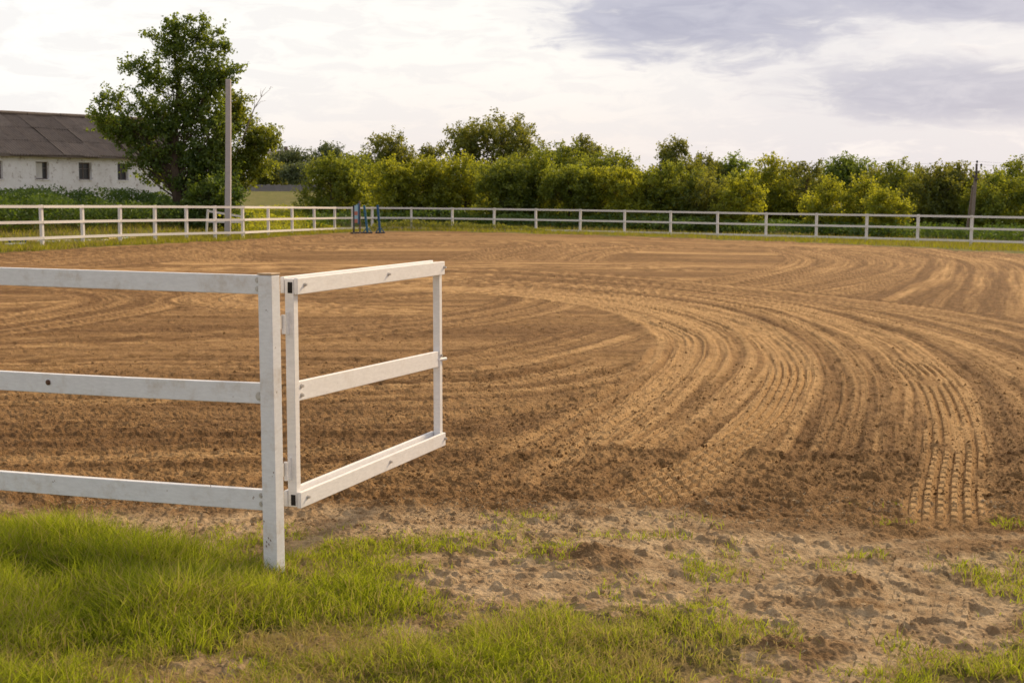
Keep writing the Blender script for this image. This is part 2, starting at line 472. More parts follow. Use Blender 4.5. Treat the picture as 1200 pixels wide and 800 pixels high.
    do_pass(P([(560, 366), (380, 362), (250, 352), (330, 338), (520, 330)]), 2.0, 152, .07, 3, .44, 1.1)
    do_pass(P([(-200, 408), (150, 398), (400, 388), (560, 372), (640, 352), (600, 340)]), 1.7, 153, .06, 3.4, .38, 1.0)
    do_pass(P([(-200, 432), (200, 426), (480, 432), (640, 408), (720, 385)]), 1.5, 154, .065, 4, .34, 1.0)
    do_pass(P([(-200, 470), (200, 464), (480, 458), (640, 448), (760, 420)]), 1.3, 155, .065, 4.4, .36, 1.0)
    do_pass(P([(-200, 500), (150, 494), (420, 498), (640, 482), (720, 462)]), .7, 156, .08, 5, .28, .9)
    do_pass(P([(-200, 545), (150, 536), (420, 528), (560, 520), (680, 505)]), .75, 157, .06, 6, .34, .9)
    # right: wide outer swing, then the middle band, last the bright inner band
    do_pass(P([(1330, 560), (1300, 470), (1200, 408), (1040, 366), (860, 342), (640, 322), (420, 316)]), 2.6, 160, .07, 3, .36, 1.1)
    do_pass(P([(1230, 640), (1210, 540), (1150, 448), (1060, 398), (920, 360), (740, 335), (560, 322)]), 1.9, 161, .075, 4, .42, 1.15)
    do_pass(P([(1030, 610), (1055, 520), (1050, 440), (985, 388), (860, 354), (700, 336), (520, 326)]), 1.7, 162, .085, 4.6, .52, 1.2, .04)
    do_pass(P([(880, 590), (945, 510), (965, 440), (930, 392), (850, 360), (720, 342), (560, 332)]), 1.1, 163, .085, 5.4, .62, 1.0, .035)
    do_pass(P([(640, 600), (735, 530), (800, 480), (848, 430), (842, 392), (780, 366), (690, 350), (560, 340), (420, 338)]), 1.8, 164, .09, 4.2, .98, .55, .05)
    do_pass(P([(600, 575), (690, 510), (760, 462), (800, 425), (800, 395), (745, 372)]), .55, 165, .08, 6, 1.0, .7, .04)
    do_pass(P([(760, 590), (845, 515), (905, 452), (918, 418), (885, 386)]), .6, 166, .07, 6, .98, .7, .05)
    # loose drag line and churned rim near the gate
    dl = np.interp(x, [-3, -.6, .6, 1.3, 2.2, 3.2, 4.4], [9.3, 9.4, 9.75, 9.6, 9.55, 9.5, 9.9]) + .15 * (fbm(x * 2, x * 0, 31) - .5)
    hs += .035 * np.exp(-((y - dl) / .08) ** 2) * sstep(-.4, .2, x)
    cs -= .5 * np.exp(-((y - dl) / .10) ** 2) * sstep(-.4, .2, x)
    tread_keep = np.zeros(len(x))
    rim = (1 - sstep(dl - .35, dl + .1, y)) * np.where(x < -.3, 1 - sstep(8.6, 9.3, y), 1)
    lump = (fbm(x * 9, y * 8, 41, 5) - .5)
    rim_t = rim * (1 - .35 * sstep(.70, .95, cs))
    hs = hs * (1 - .5 * rim_t) + rim_t * lump * .075
    cs = cs * (1 - .8 * rim_t) + rim_t * (.26 + .55 * lump)
    # tyre treads
    do_pass(P([(680, 618), (700, 610), (790, 566), (858, 522), (905, 478), (925, 440), (918, 415)]), .46, 170, bright=.2, tread=True, wear=(.02, .16))
    do_pass(P([(1104, 622), (1108, 580), (1118, 520), (1112, 480), (1085, 440), (1050, 415)]), .44, 171, tread=True)
    # loose crumbs all over
    fine_fade = 1 - sstep(18, 34, y)
    hs += (1 - .8 * tm) * (1 - sstep(10, 17, y)) * (fbm(x * 38, y * 26, 55, 2) - .5) * .024
    hs += (1 - .8 * tm) * fine_fade * ((fbm(x * 16, y * 11, 51, 3) - .5) * .022 + sstep(.66, .9, fbm(x * 9, y * 7, 61, 2)) * .015)
    cs += (fbm(x * .5, y * .35, 71, 3) - .5) * .35
    sv = sand[idx]
    H[idx] = hs * sv; comp[idx] = np.clip(cs, 0, 1) * sv
    # ---- bare earth before the sand
    nearm = (1 - sand) * (np.hypot(X, Y) < 14)
    k = np.where(nearm > .01)[0]; xx, yy = X[k], Y[k]
    e = (fbm(xx * 2.2, yy * 2.0, 81, 3) - .5) * .025 + (fbm(xx * 9, yy * 7, 83, 3) - .5) * .010 - .012 + (fbm(xx * 32, yy * 28, 84, 2) - .5) * .014 * (.4 + 1.2 * fbm(xx * 3, yy * 3, 79, 2)) + (np.abs(fbm(xx * 15, yy * 13, 86, 3) - .5)) * -.018 + (fbm(xx * 70, yy * 60, 88, 1) - .5) * .009 \
        + sstep(.62, .85, fbm(xx * 14, yy * 11, 85, 2)) * .022
    mnd = np.zeros(len(k))
    for (mx, my, rx, ry, hh) in [(*g(700, 655), .22, .22, .09), (*g(640, 650), .12, .1, .05), (*g(985, 690), .2, .16, .10), (*g(1010, 712), .16, .10, .06),
                                 (*g(940, 760), .25, .14, .06), (*g(1180, 640), .5, .2, .05), (*g(690, 600), .15, .15, .06)]:
        gg = np.exp(-((xx - mx) / rx) ** 2 - ((yy - my) / ry) ** 2); mnd = np.maximum(mnd, gg)
        e += .65 * hh * gg * (.2 + 1.6 * fbm(xx * 11, yy * 10, 87, 4))
    for pth in ([(1100, 640), (1085, 690), (1070, 740), (1060, 790)],):
        a, b = np.array(g(*pth[0])), np.array(g(*pth[-1])); ee = b - a; L = np.hypot(*ee); ee /= L
        la = (xx - a[0]) * ee[1] - (yy - a[1]) * ee[0]; ar = (xx - a[0]) * ee[0] + (yy - a[1]) * ee[1]
        msk = (np.abs(la) < .19) * (fbm(xx * 3, yy * 3, 89, 2) > .44)
        e = np.where(msk, e * .4 + .008 * sstep(.3, .6, np.abs(((la / .06) % 1) - .5) * 2) * sstep(.2, .5, np.abs((((ar) / .13) % 1) - .5) * 2), e)
    H[k] += e * nearm[k] * np.where(yy > .5, 1, .6)
    dry = np.clip(nearm * 1.0, 0, 1) * sstep(.10, .75, 1 - sand)
    dry[k] *= 1 - .75 * sstep(.25, .7, mnd + .5 * (fbm(xx * 6, yy * 6, 82, 3) - .5)); comp[k] = np.maximum(comp[k], .35 * fbm(xx * 5, yy * 5, 80, 3))
    # ---- grass
    jx = X + .28 * (fbm(X * 3.1, Y * 3.1, 91, 3) - .5); jy = Y + .5 * (fbm(X * 3.1, Y * 3.1, 95, 3) - .5)
    grass = np.zeros_like(Z)
    sel = np.where(np.hypot(X, Y) < 14)[0]
    for polys, v in ((W_THIN, .14), (W_LOW, .6), (W_LUSH, .95)):
        for q in polys:
            ins = inpoly(jx[sel], jy[sel], q)
            grass[sel] = np.where(ins, np.maximum(grass[sel], v * sstep(.30, .55, fbm(X[sel] * 5, Y[sel] * 5, 97, 3) + (.2 if v > .5 else -.02))), grass[sel])
    out = (np.hypot(X, Y) > 14) | (np.abs(px - 600) > 900)
    gfar = np.where((Y > far) | (np.abs(px - 600) > 900), 1 - sand, 0) * (np.hypot(X, Y) > 5)
    grass = np.maximum(grass, gfar * out)
    dry = dry * (1 - grass)
    # tussocky ground beyond the arena
    H += gfar * (Y < 140) * (fbm(X * .8, Y * .8, 99, 3) - .5) * .12
    # low rounded shoulder along the far edge of the sand
    Z = Z + H
    V = np.stack([X, Y, Z], 1)
    nr, nc = shp
    i, j = np.meshgrid(np.arange(nr - 1), np.arange(nc), indexing='ij')
    j2 = (j + 1) % nc
    F = np.stack([i * nc + j, (i + 1) * nc + j, (i + 1) * nc + j2, i * nc + j2], -1).reshape(-1, 4)
    F = F[:, ::-1]
    at_ = {'grass': grass, 'compact': comp, 'dry': dry}
    fs = (sand[F] > .5).sum(1) >= 2
    for nm, FF, is_sand in (('riding_arena', F[fs], True), ('ground', F[~fs], False)):
        used = np.unique(FF); remap = np.full(len(V), -1, np.int64); remap[used] = np.arange(len(used))
        VV = V[used]; FX = remap[FF]; aa = {q: w_[used] for q, w_ in at_.items()}
        me = np_mesh(nm, VV, FX, M_ground, False, aa)
        o = link(nm, me); props(o, kind='structure')
        if not is_sand: o['label'] = 'grassy ground and bare trodden earth round the sand arena'
        else: o['label'] = 'brown raked sand riding arena with curving harrow tracks'
    return X, Y, Z, shp, ang, r, comp

GX, GY, GZ, GS, GANG, GRAD, GCOMP = build_ground()

def gz(x, y):
    """real ground height at points, from the built sheet"""
    x = np.atleast_1d(np.asarray(x, float)); y = np.atleast_1d(np.asarray(y, float))
    a = np.arctan2(x, y); rr = np.hypot(x, y)
    ja = np.clip(np.searchsorted(GANG, a) - 1, 0, len(GANG) - 2); ir = np.clip(np.searchsorted(GRAD, rr) - 1, 0, len(GRAD) - 2)
    Zg = GZ.reshape(GS)
    ta = np.clip((a - GANG[ja]) / (GANG[ja + 1] - GANG[ja]), 0, 1); tr = np.clip((rr - GRAD[ir]) / (GRAD[ir + 1] - GRAD[ir]), 0, 1)
    return (Zg[ir, ja] * (1 - ta) + Zg[ir, ja + 1] * ta) * (1 - tr) + (Zg[ir + 1, ja] * (1 - ta) + Zg[ir + 1, ja + 1] * ta) * tr

def gz1(x, y): return float(gz(x, y)[0])

# ------------------------------------------------------------------ near fence and gate
def bolt(p, n, r=.009, h=.006):
    """hex bolt head on a washer at p, pointing along n"""
    n = np.array(n, float); n /= np.linalg.norm(n); p = np.array(p, float)
    m = MB(); m.tube([p - n * .004, p + n * .002], r * 1.7, 12); m.tube([p + n * .0015, p + n * h * 1.6], r, 6)
    return m

def near_fence():
    bx, by = g(318, 668)
    by += .02
    bx = X_of(313.2, by - .06)
    top = at(318, 321.5, by)[2]
    org = (bx, by, 0)
    rdir = np.array([X_of(0, 7.27) - X_of(305, by), 7.27 - by, 0]); rdir /= np.linalg.norm(rdir)
    nrm = np.array([-rdir[1], rdir[0], 0])
    if nrm[1] > 0: nrm = -nrm                    # towards the camera
    root = empty('rail_fence', org, 'near white timber fence corner ending at the gate post in long grass', 'fence')
    by -= .06; c = np.array([bx, by, 0])
    pw = .074
    m = MB(); m.beam(c + [0.004, 0, -.25], c + [0, 0, top], pw, pw, up=nrm)
    post = m.build('post', M_paint, root, org, .005)
    cm = MB(); cm.beam(c + [0, 0, top + .001], c + [0, 0, top + .010], pw + .004, pw + .004, up=nrm)
    cm.build('post_cap', M_endgrain, post, org, .003)
    sm_ = MB()                                    # scuffed mark low on the post: short dark strokes pressed into the paint
    fx = c + nrm * (pw / 2 + .0008)
    zm = at(312, 634, by)[2]
    for k in range(5):
        a = fx + rdir * (.012 - .006 * k + .004 * (k % 2)) + np.array([0, 0, zm + .010 * ((k * 7) % 5 - 2)])
        sm_.beam(a, a + rdir * .004 + np.array([0, 0, .009]), .0016, .0035, up=nrm)
    sm_.build('scuff_mark', M_rust, post, org)
    far_c = c + rdir * 2.45
    m = MB(); m.beam(far_c + [0, 0, -.25], far_c + [0, 0, top], pw, pw, up=nrm); m.build('post', M_paint, root, org, .005)
    rails = [(322.6, 345.0), (449, 473), (574, 598)]
    for i, (ya, yb) in enumerate(rails):
        z1, z2 = at(306, ya, by)[2], at(306, yb, by)[2]
        ztop0 = at(0, (313, 432, 548.5)[i], 7.27)[2]
        zc = (z1 + z2) / 2; dz = (ztop0 - z1) / 1.32
        p = c + rdir * (pw / 2 + .001) + np.array([0, 0, zc]); q = far_c - rdir * (pw / 2 + .001) + np.array([0, 0, zc + dz * 2.3])
        p = p - nrm * .006; q = q - nrm * .006
        m = MB()
        # a slightly sagging sawn board in four lengths
        N = 6
        for k in range(N + 1): pass
        d = q - p
        vs = []; h2 = (z1 - z2) / 2; w2 = .019
        for k in range(N + 1):
            u = k / N; cc = p + d * u + np.array([0, 0, -.006 * sin(pi * u) * (i != 0)]) + nrm * .004 * sin(5 * u + i)
            for a, b in ((-1, -1), (1, -1), (1, 1), (-1, 1)): vs.append(cc + nrm * a * w2 + np.array([0, 0, b * h2]))
        fs = [(0, 1, 2, 3), tuple(reversed(range(4 * N, 4 * N + 4)))]
        for k in range(N):
            for e in range(4):
                a, b = 4 * k + e, 4 * k + (e + 1) % 4; fs.append((a, a + 4, b + 4, b))
        m.add(vs, fs)
        rail = m.build('rail', M_paint, root, org, .003)
        # fixing plate and bolts beside the post
        for zz in ((.022, -.018) if i != 1 else (-.014,)):
            b = bolt(p + rdir * .012 + nrm * (w2 + .0035) + np.array([0, 0, zz]), nrm, .008 if i != 1 else .013)
            b.build('bolt', M_steel, rail, org, smooth=False)
        if i == 2:
            xj = p + rdir * .30
            m = MB(); m.beam(xj + nrm * (w2 + .0012) + np.array([0, 0, -h2]), xj + nrm * (w2 + .0012) + np.array([0, 0, h2]), .0025, .001, up=nrm)
            m.build('board_joint', M_rust, rail, org)
        if i == 1:
            jp = p + d * .535 + nrm * (w2 + .003)
            b = bolt(jp, nrm, .008); b.build('bolt', M_rust, rail, org)
    return c, top, nrm, rdir

def gate(c, top):
    dh, dl = 6.74, 8.46
    hx, lx = X_of(339.6, dh), X_of(512.0, dl)
    a = np.array([hx, dh, 0]); b = np.array([lx, dl, 0])
    dr = b - a; L = np.linalg.norm(dr); dr /= L
    n = np.array([dr[1], -dr[0], 0])              # right-hand face, seen from the camera
    ztop = at(341, 325.5, dh)[2]; zbot = at(341, 594, dh)[2]
    org = (hx, dh, 0)
    root = empty('gate', org, 'white boarded gate with three bars standing open over the sand', 'gate')
    def V(s, o, z): return a + dr * s + n * o + np.array([0, 0, z])
    sw = .046
    bh = .078
    # hinge stile: solid square bar, thin dark plates painted as the shade in open ends
    m = MB(); m.beam(V(0, 0, zbot + .006), V(0, 0, ztop - .004), sw, sw, up=n); hs = m.build('hinge_stile', M_gate, root, org, .003)
    for z in (ztop - .045, zbot + .040):
        m = MB(); m.beam(V(-sw / 2 - .0012, .006, z - .026), V(-sw / 2 - .0012, .006, z + .026), .024, .0016, up=dr)
        m.build('tube_end_shade', M_opening_shade, hs, org)
    m = MB(); m.beam(V(L, 0, zbot + .004), V(L, 0, ztop - bh), .042, .042, up=n); ls = m.build('latch_stile', M_gate, root, org, .003)
    # top and bottom bars: a board each side of the frame
    for nm, zc in (('top_board', ztop - bh / 2), ('bottom_board', zbot + bh / 2)):
        for side, ext, s0 in ((1, .012, -.020), (-1, -.004, -.020)):
            o = side * (sw / 2 + .011)
            dz = .006 if side < 0 else 0
            m = MB(); m.beam(V(s0 if side > 0 else -.028, o, zc + dz), V(L + ext, o, zc + dz), .020, bh, up=(0, 0, 1))
            bd = m.build(nm, M_gate, root, org, .003)
            if side > 0:
                for s in (.05, L * .56, L - .002):
                    bolt(V(s, o + .0115, zc + .004), n, .006, .008).build('bolt', M_steel, bd, org)
    m = MB(); zc = ztop - .018; m.beam(V(.025, 0, zc), V(L + .02, 0, zc), sw - .006, .028); m.build('top_tube', M_gate, root, org, .003)
    m = MB(); zc = zbot + .018; m.beam(V(.025, 0, zc), V(L - .022, 0, zc), sw - .006, .028); m.build('bottom_tube', M_gate, root, org, .003)
    zm = at(348, 459, dh)[2]
    zm2 = at(507, 420, dl)[2]
    m = MB(); m.beam(V(sw / 2 + .001, .004, zm), V(L - .0225, .004, zm2), .024, .094); mb = m.build('middle_board', M_gate, root, org, .003)
    for dz in (.022, -.022): bolt(V(.055, .0165, zm + dz), n, .007, .008).build('bolt', M_steel, mb, org)
    # latch bolt through the stile
    zl = at(512, 421, dl)[2]
    m = MB(); m.tube([V(L - .03, .008, zl), V(L + .055, .030, zl)], .010, 10); lt = m.build('latch', M_gate, root, org)
    m = MB(); m.tube([V(L + .045, .028, zl - .001), V(L + .0562, .0308, zl - .001)], .0065, 8); m.build('latch_tip', M_rust, lt, org)
    bolt(V(L, .0225, zl + .025), n, .006).build('bolt', M_steel, ls, org)
    for zz in (ztop - .02, ztop - .055, zbot + .01): bolt(V(L + .022, .010, zz), dr, .005).build('bolt', M_steel, ls, org)
    # hinges between post and stile
    for z in (at(333, 378, dh)[2], at(333, 548, dh)[2]):
        e = V(-sw / 2 - .003, -.005, z); q = c + np.array([.040, .012, z])
        m = MB(); m.beam(e + [0, 0, -.055], e + [0, 0, .055], .012, .030, up=dr); h = m.build('hinge', M_gate, root, org, .002)
        m = MB(); m.tube([(e + q) / 2 + np.array([0, 0, -.045]), (e + q) / 2 + np.array([0, 0, .045])], .009, 10); m.build('hinge_pin', M_gate, h, org)
        m = MB(); m.beam((e + q) / 2 + np.array([-.004, 0, .01]), q + np.array([-.002, .0, .01]), .006, .06); m.build('hinge_plate', M_steel, h, org)
    return root

PC, PTOP, PN, PRD = near_fence()
gate(PC, PTOP)

# ------------------------------------------------------------------ far fence
POST_PX = [-120, -60, -5, 48, 96, 140, 181, 218, 251.5, 284, 314, 342, 368, 392, 413, 436, 482, 530, 579, 628, 680, 732, 786, 841, 898, 957, 1016, 1076, 1139, 1203, 1270, 1340]
TOPK = [-120, 0, 150, 300, 397, 450, 600, 700, 900, 1075, 1200, 1340]
TOPY = [239.5, 240.4, 240.6, 241.7, 242.6, 242.7, 244.3, 245.7, 249.3, 251.7, 253.6, 255.6]

def far_fence():
    T = []
    for p in POST_PX:
        d = float(dF(p)); q = at(p, float(np.interp(p, TOPK, TOPY)), d); T.append(q)
    T = np.array(T)
    org = tuple(T[0] * [1, 1, 0])
    root = empty('rail_fence', org, 'long white three rail fence curving round the far edge of the arena', 'fence')
    rr = random.Random(3)
    for i, q in enumerate(T):
        dr = T[min(i + 1, len(T) - 1)] - T[max(i - 1, 0)]; dr[2] = 0; dr /= np.linalg.norm(dr)
        m = MB(); zb = gz1(q[0], q[1]) - .12
        lean = np.array([rr.uniform(-.012, .012), rr.uniform(-.012, .012), 0])
        m.beam(np.array([q[0], q[1], zb]) - lean, q + lean + [0, 0, .012], .10, .10, up=dr)
        m.build('post', M_farpaint, root, org)
    for i in range(len(T) - 1):
        p, q = T[i], T[i + 1]; dr = q - p; dr /= np.linalg.norm(dr)
        nr = np.array([dr[1], -dr[0], 0]); nr /= np.linalg.norm(nr)
        if nr[1] > 0: nr = -nr
        for k, dz in enumerate((.045, .545, 1.055)):
            sag = rr.uniform(-.012, .008)
            m = MB(); off = nr * .069
            m.beam(p + off + dr * .004 - [0, 0, dz], q + off - dr * .004 - [0, 0, dz + sag * 0], .036, .088)
            m.build('rail', M_farpaint, root, org)
    return T
FT = far_fence()

# ------------------------------------------------------------------ leaves, trees, shrubs
def leaf_quads(P, Nrm, L, Wd, rs):
    """diamond leaves at P; Nrm roughly the direction the leaf plane faces"""
    n = len(P)
    t = rs.normal(size=(n, 3)); Nn = Nrm / (np.linalg.norm(Nrm, axis=1, keepdims=True) + 1e-9)
    t -= (t * Nn).sum(1, keepdims=True) * Nn; t /= np.linalg.norm(t, axis=1, keepdims=True) + 1e-9
    b = np.cross(Nn, t)
    L = np.asarray(L).reshape(-1, 1); Wd = np.asarray(Wd).reshape(-1, 1)
    V = np.stack([P - t * L / 2, P + b * Wd / 2 - t * L * .08, P + t * L / 2 - Nn * L * .12, P - b * Wd / 2 - t * L * .08], 1).reshape(-1, 3)
    F = np.arange(n * 4).reshape(-1, 4)
    return V, F

LEAF = {
    'dark': mat_leaf('leaf_dark_green', (.036, .074, .012), (.145, .190, .028), (.36, .46, .030), .46),
    'mid': mat_leaf('leaf_mid_green', (.052, .088, .012), (.19, .22, .026), (.46, .50, .032), .47),
    'yellow': mat_leaf('leaf_yellow_green', (.080, .118, .010), (.285, .29, .024), (.66, .66, .032), .50),
    'olive': mat_leaf('leaf_olive_green', (.054, .076, .013), (.165, .18, .028), (.40, .40, .036), .46),
    'far': mat_leaf('leaf_far_haze_green', (.075, .098, .045), (.14, .165, .066), (.22, .26, .07), .35),  # haze of distance painted into the leaf colour, no haze in the air
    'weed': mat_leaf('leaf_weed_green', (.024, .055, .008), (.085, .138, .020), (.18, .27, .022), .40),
}
M_bark = mat_plain('tree_bark', (.085, .062, .045), .4, 6, .9, .1, .6)

def make_tree(name, label, px, topy, wpx, d, tone, shape='bush', seed=1, cat='tree', group=None, cov=4.2, leaf=.13, base_y=None, low=.0, lob=None, clip=None, sub=.18):
    rs = R(seed); leaf *= 1.13
    X, Y = X_of(px, d), d
    zb = gz1(X, Y)
    if lob is None and shape in ('bush', 'spiky'): wpx *= 1.38
    elif lob is None: wpx *= 1.12
    ztop = at(px, topy, d)[2]; Ht = ztop - zb; W = wpx / FPX * d
    org = (X, Y, zb)
    root = empty(name, org, label, cat, group)
    # lobes in local coordinates
    lobes = []
    if lob is None:
        n = {'bush': 30, 'round': 34, 'spiky': 34, 'open': 22}[shape]
        n = int(n * max(1, min(2.2, W / 3.4)))
        tries = 0
        while len(lobes) < n and tries < 4000:
            tries += 1
            u, v, w = rs.uniform(-1, 1), rs.uniform(-.9, .9), rs.uniform(low, 1)
            if shape == 'bush': lim = (1 - max(0, w - .42) ** 2 / .36) ** .5 if w < .98 else .15
            elif shape == 'round': c0 = .5 + low / 2; lim = max(0, 1 - ((w - c0) / (.52 * (1 - low * .9))) ** 2) ** .5
            elif shape == 'spiky': lim = (1 - w * .55) if w < .8 else .55
            else: lim = max(0, 1 - ((w - .62) / .42) ** 2) ** .5
            rad = math.hypot(u, v)
            if rad > lim: continue
            if rad < lim * .35 and rs.rand() < .5: continue
            if shape == 'spiky' and w > .7:
                lobes.append((u * W / 2 * .92, v * W / 2 * .8, w * Ht * .95, W * .045, Ht * .11))
            else:
                r_ = min(W, 5.5) * rs.uniform(.13, .215)
                lobes.append((u * (W / 2 - r_ * .6), v * (W / 2 - r_ * .6) * .85, min(w * Ht, Ht - r_ * .85), r_, r_ * rs.uniform(.75, 1.05)))
        lobes.append((0, 0, Ht * .93, W * .07, Ht * .07))
        for _ in range({'bush': 15, 'spiky': 18, 'round': 6, 'open': 5}[shape]):      # upright sprigs that break the outline
            u, v = rs.uniform(-.8, .8), rs.uniform(-.6, .4); top = (1 - .55 * u * u) * rs.uniform(.80, 1.12)
            lobes.append((u * W / 2, v * W / 2, Ht * top * .93, .055 * min(W, 4), Ht * .085))
    else:
        for (lx, ly, lw, lh) in lob:       # given in picture units: centre and radii
            q = at(lx, ly, d); lobes.append((q[0] - X, rs.uniform(-.8, .8) * lw / FPX * d * 1.2, q[2] - zb, lw / FPX * d, lh / FPX * d))
    lobes = np.array(lobes)
    area = pi * (lobes[:, 3] * lobes[:, 4])
    Ltot = cov * (W * Ht * .8) / (leaf * leaf * .30)
    share = area / area.sum() * Ltot * 2.3
    P, N, T = [], [], []
    per = 22
    for (cx, cy, cz, rx, rz), k in zip(lobes, share):
        nt = max(4, int(k / per)); lt = rs.rand()
        dv = rs.normal(size=(nt, 3)); dv /= np.linalg.norm(dv, axis=1, keepdims=True)
        rad = rs.uniform(.35, 1.12, size=(nt, 1)) ** .7
        c = np.array([cx, cy, cz]) + dv * rad * [rx, rx, rz]
        # each twig: leaves strung outwards and a little up
        dirn = dv + rs.normal(size=(nt, 3)) * .45 + [0, 0, .25]; dirn /= np.linalg.norm(dirn, axis=1, keepdims=True)
        tl = rs.uniform(.8, 2.4, size=(nt, 1)) * leaf * 1.6
        u = rs.uniform(-.3, 1, size=(nt, per, 1))
        pts = c[:, None] + dirn[:, None] * u * tl[:, None] + rs.normal(size=(nt, per, 3)) * leaf * .55
        nn = rs.normal(size=(nt, per, 3)) * .9 + dv[:, None] * .5 + [0, -.1, .55]
        tw = rs.uniform(-.22, .22, size=(nt, 1, 1))
        tone_ = np.clip(.42 + tw + rs.uniform(-.2, .2, size=(nt, per, 1)) + .55 * (lt - .5), 0, 1)
        P.append(pts.reshape(-1, 3)); N.append(nn.reshape(-1, 3)); T.append(tone_.reshape(-1))
    P = np.concatenate(P); N = np.concatenate(N); T = np.concatenate(T)
    keep = P[:, 2] > -.05
    P, N, T = P[keep], N[keep], T[keep]
    s = rs.uniform(.7, 1.25, len(P))
    V, F = leaf_quads(P, N, leaf * s, leaf * .62 * s, rs)
    me = np_mesh('crown', V, F, LEAF[tone], False, {'tone': np.repeat(T, 4)})
    cr = link('crown', me, root)
    # trunk, limbs and twigs
    m = MB(); lean = rs.uniform(-.04, .04, 2) * Ht
    tr = max(.04, .018 * Ht) * (1.2 if shape == 'round' else 1)
    tp = [np.array([lean[0] * u * u, lean[1] * u * u, -.2 + (Ht * .8 + .2) * u]) + rs.normal(size=3) * .012 * Ht * (u > .1) for u in np.linspace(0, 1, 6)]
    m.tube(tp, [tr * (1.25 - u * 1.05) for u in np.linspace(0, 1, 6)], 6)
    for (cx, cy, cz, rx, rz) in lobes:
        zt = min(max(cz - Ht * rs.uniform(.12, .3), Ht * .08), Ht * .74); f = (zt + .2) / (Ht * .8 + .2)
        k = min(int(f * 5), 4); s0 = tp[k] + (tp[k + 1] - tp[k]) * (f * 5 - k)
        e = np.array([cx, cy, cz]); mid = (s0 + e) / 2 + np.array([0, 0, -.06 * np.linalg.norm(e - s0)])
        r0 = (tr * (1.1 - f) * .5 + .008) * (.35 if lob is not None else 1)
        m.tube([s0, mid, e], [r0, r0 * .6, r0 * .25], 4, False)
        for _ in range(3):
            dv = rs.normal(size=3); dv /= np.linalg.norm(dv); dv[2] = abs(dv[2]) * .7
            m.tube([mid + (e - mid) * .5, e + dv * [rx, rx, rz] * .9], [r0 * .35, .004], 3, False)
    m.build('trunk', M_bark, root, (0, 0, 0))
    return root

def lobe_field(outline, n, rmin, rmax, seed, ry=.8):
    """scatter clump centres (picture units) inside an outline of the crown"""
    rs = R(seed); o = np.array(outline, float); lo, hi = o.min(0), o.max(0); out = []
    while len(out) < n:
        p = rs.uniform(lo, hi, size=(1, 2))
        if inpoly(p[:, 0], p[:, 1], outline)[0]:
            r_ = rs.uniform(rmin, rmax); out.append((p[0, 0], p[0, 1], r_, r_ * ry))
    return out

# --- the two trees beside the barn
OUT1 = [(222, 20), (244, 28), (238, 44), (262, 50), (262, 62), (246, 70), (276, 76), (272, 92), (252, 104), (262, 128), (268, 150), (276, 190), (268, 220), (230, 218), (196, 206), (176, 196), (150, 182), (122, 158), (106, 140), (126, 128), (122, 112), (146, 108), (160, 118), (158, 86), (150, 70), (172, 66), (186, 74), (180, 46), (166, 36), (192, 38), (198, 28)]
lob1 = lobe_field(OUT1, 185, 7, 13, 4, .62)
lob1 += [(110, 138, 6, 4), (124, 116, 5, 4), (140, 111, 5, 4), (158, 76, 6, 4), (170, 38, 6, 4), (182, 44, 5, 4), (205, 28, 6, 5), (225, 21, 6, 5), (240, 29, 6, 4), (172, 204, 12, 7), (188, 208, 12, 7), (206, 212, 13, 8), (228, 212, 13, 9), (250, 214, 12, 9), (268, 208, 10, 8), (160, 190, 12, 8), (146, 160, 13, 9), (162, 172, 13, 9), (178, 190, 14, 9), (136, 148, 12, 8), (190, 180, 14, 9),  (240, 196, 14, 9), (258, 36, 5, 4), (268, 58, 6, 4), (272, 78, 8, 4), (262, 52, 6, 4), (218, 26, 6, 5)]
make_tree('tree', 'tall dark green tree towering over the end of the barn roof', 208, 10, 150, 66, 'dark', 'round', 11, leaf=.13, cov=2.7, lob=lob1)
OUT2 = [(262, 112), (284, 112), (292, 130), (290, 146), (306, 152), (322, 160), (322, 172), (312, 186), (318, 196), (304, 204), (290, 208), (282, 224), (262, 224), (250, 190), (252, 140)]
lob2 = lobe_field(OUT2, 66, 7, 12, 6, .62) + [(318, 166, 6, 4), (312, 156, 5, 4), (316, 192, 5, 4), (276, 118, 6, 5)]
t2 = make_tree('tree', 'lower mid green tree just right of the bare pole with a dead branch on top', 266, 108, 76, 68, 'mid', 'round', 12, leaf=.13, cov=3.2, lob=lob2)
make_tree('shrub', 'dark shrub under the tall tree, hiding the right end of the barn wall', 244, 214, 44, 64, 'dark', 'bush', 14, cat='shrub', leaf=.13, cov=3.5)
make_tree('shrub', 'dark shrub at the foot of the bare pole under the lower barn tree', 266, 214, 40, 64.5, 'weed', 'bush', 15, cat='shrub', leaf=.13, cov=3.5)
def dead_branch():
    d = 67.6; rs = R(5); X0 = X_of(266, 68)
    o = np.array(t2.location)
    m = MB(); q = [at(x, y, d) - o for x, y in ((284, 165), (292, 142), (298, 127), (306, 114), (316, 105))]
    m.tube(q, [.05, .035, .025, .014, .005], 5, False)
    for (i, ex, ey) in ((2, 312, 118), (2, 300, 108), (3, 312, 102), (3, 306, 104), (1, 304, 132), (4, 320, 103)):
        m.tube([q[i], (q[i] + at(ex, ey, d) - o) / 2 + rs.normal(size=3) * .05, at(ex, ey, d) - o], [.014, .009, .003], 4, False)
    m.build('dead_branch', mat_plain('grey_deadwood', (.30, .26, .22), .2, 9, .9), t2)
dead_branch()

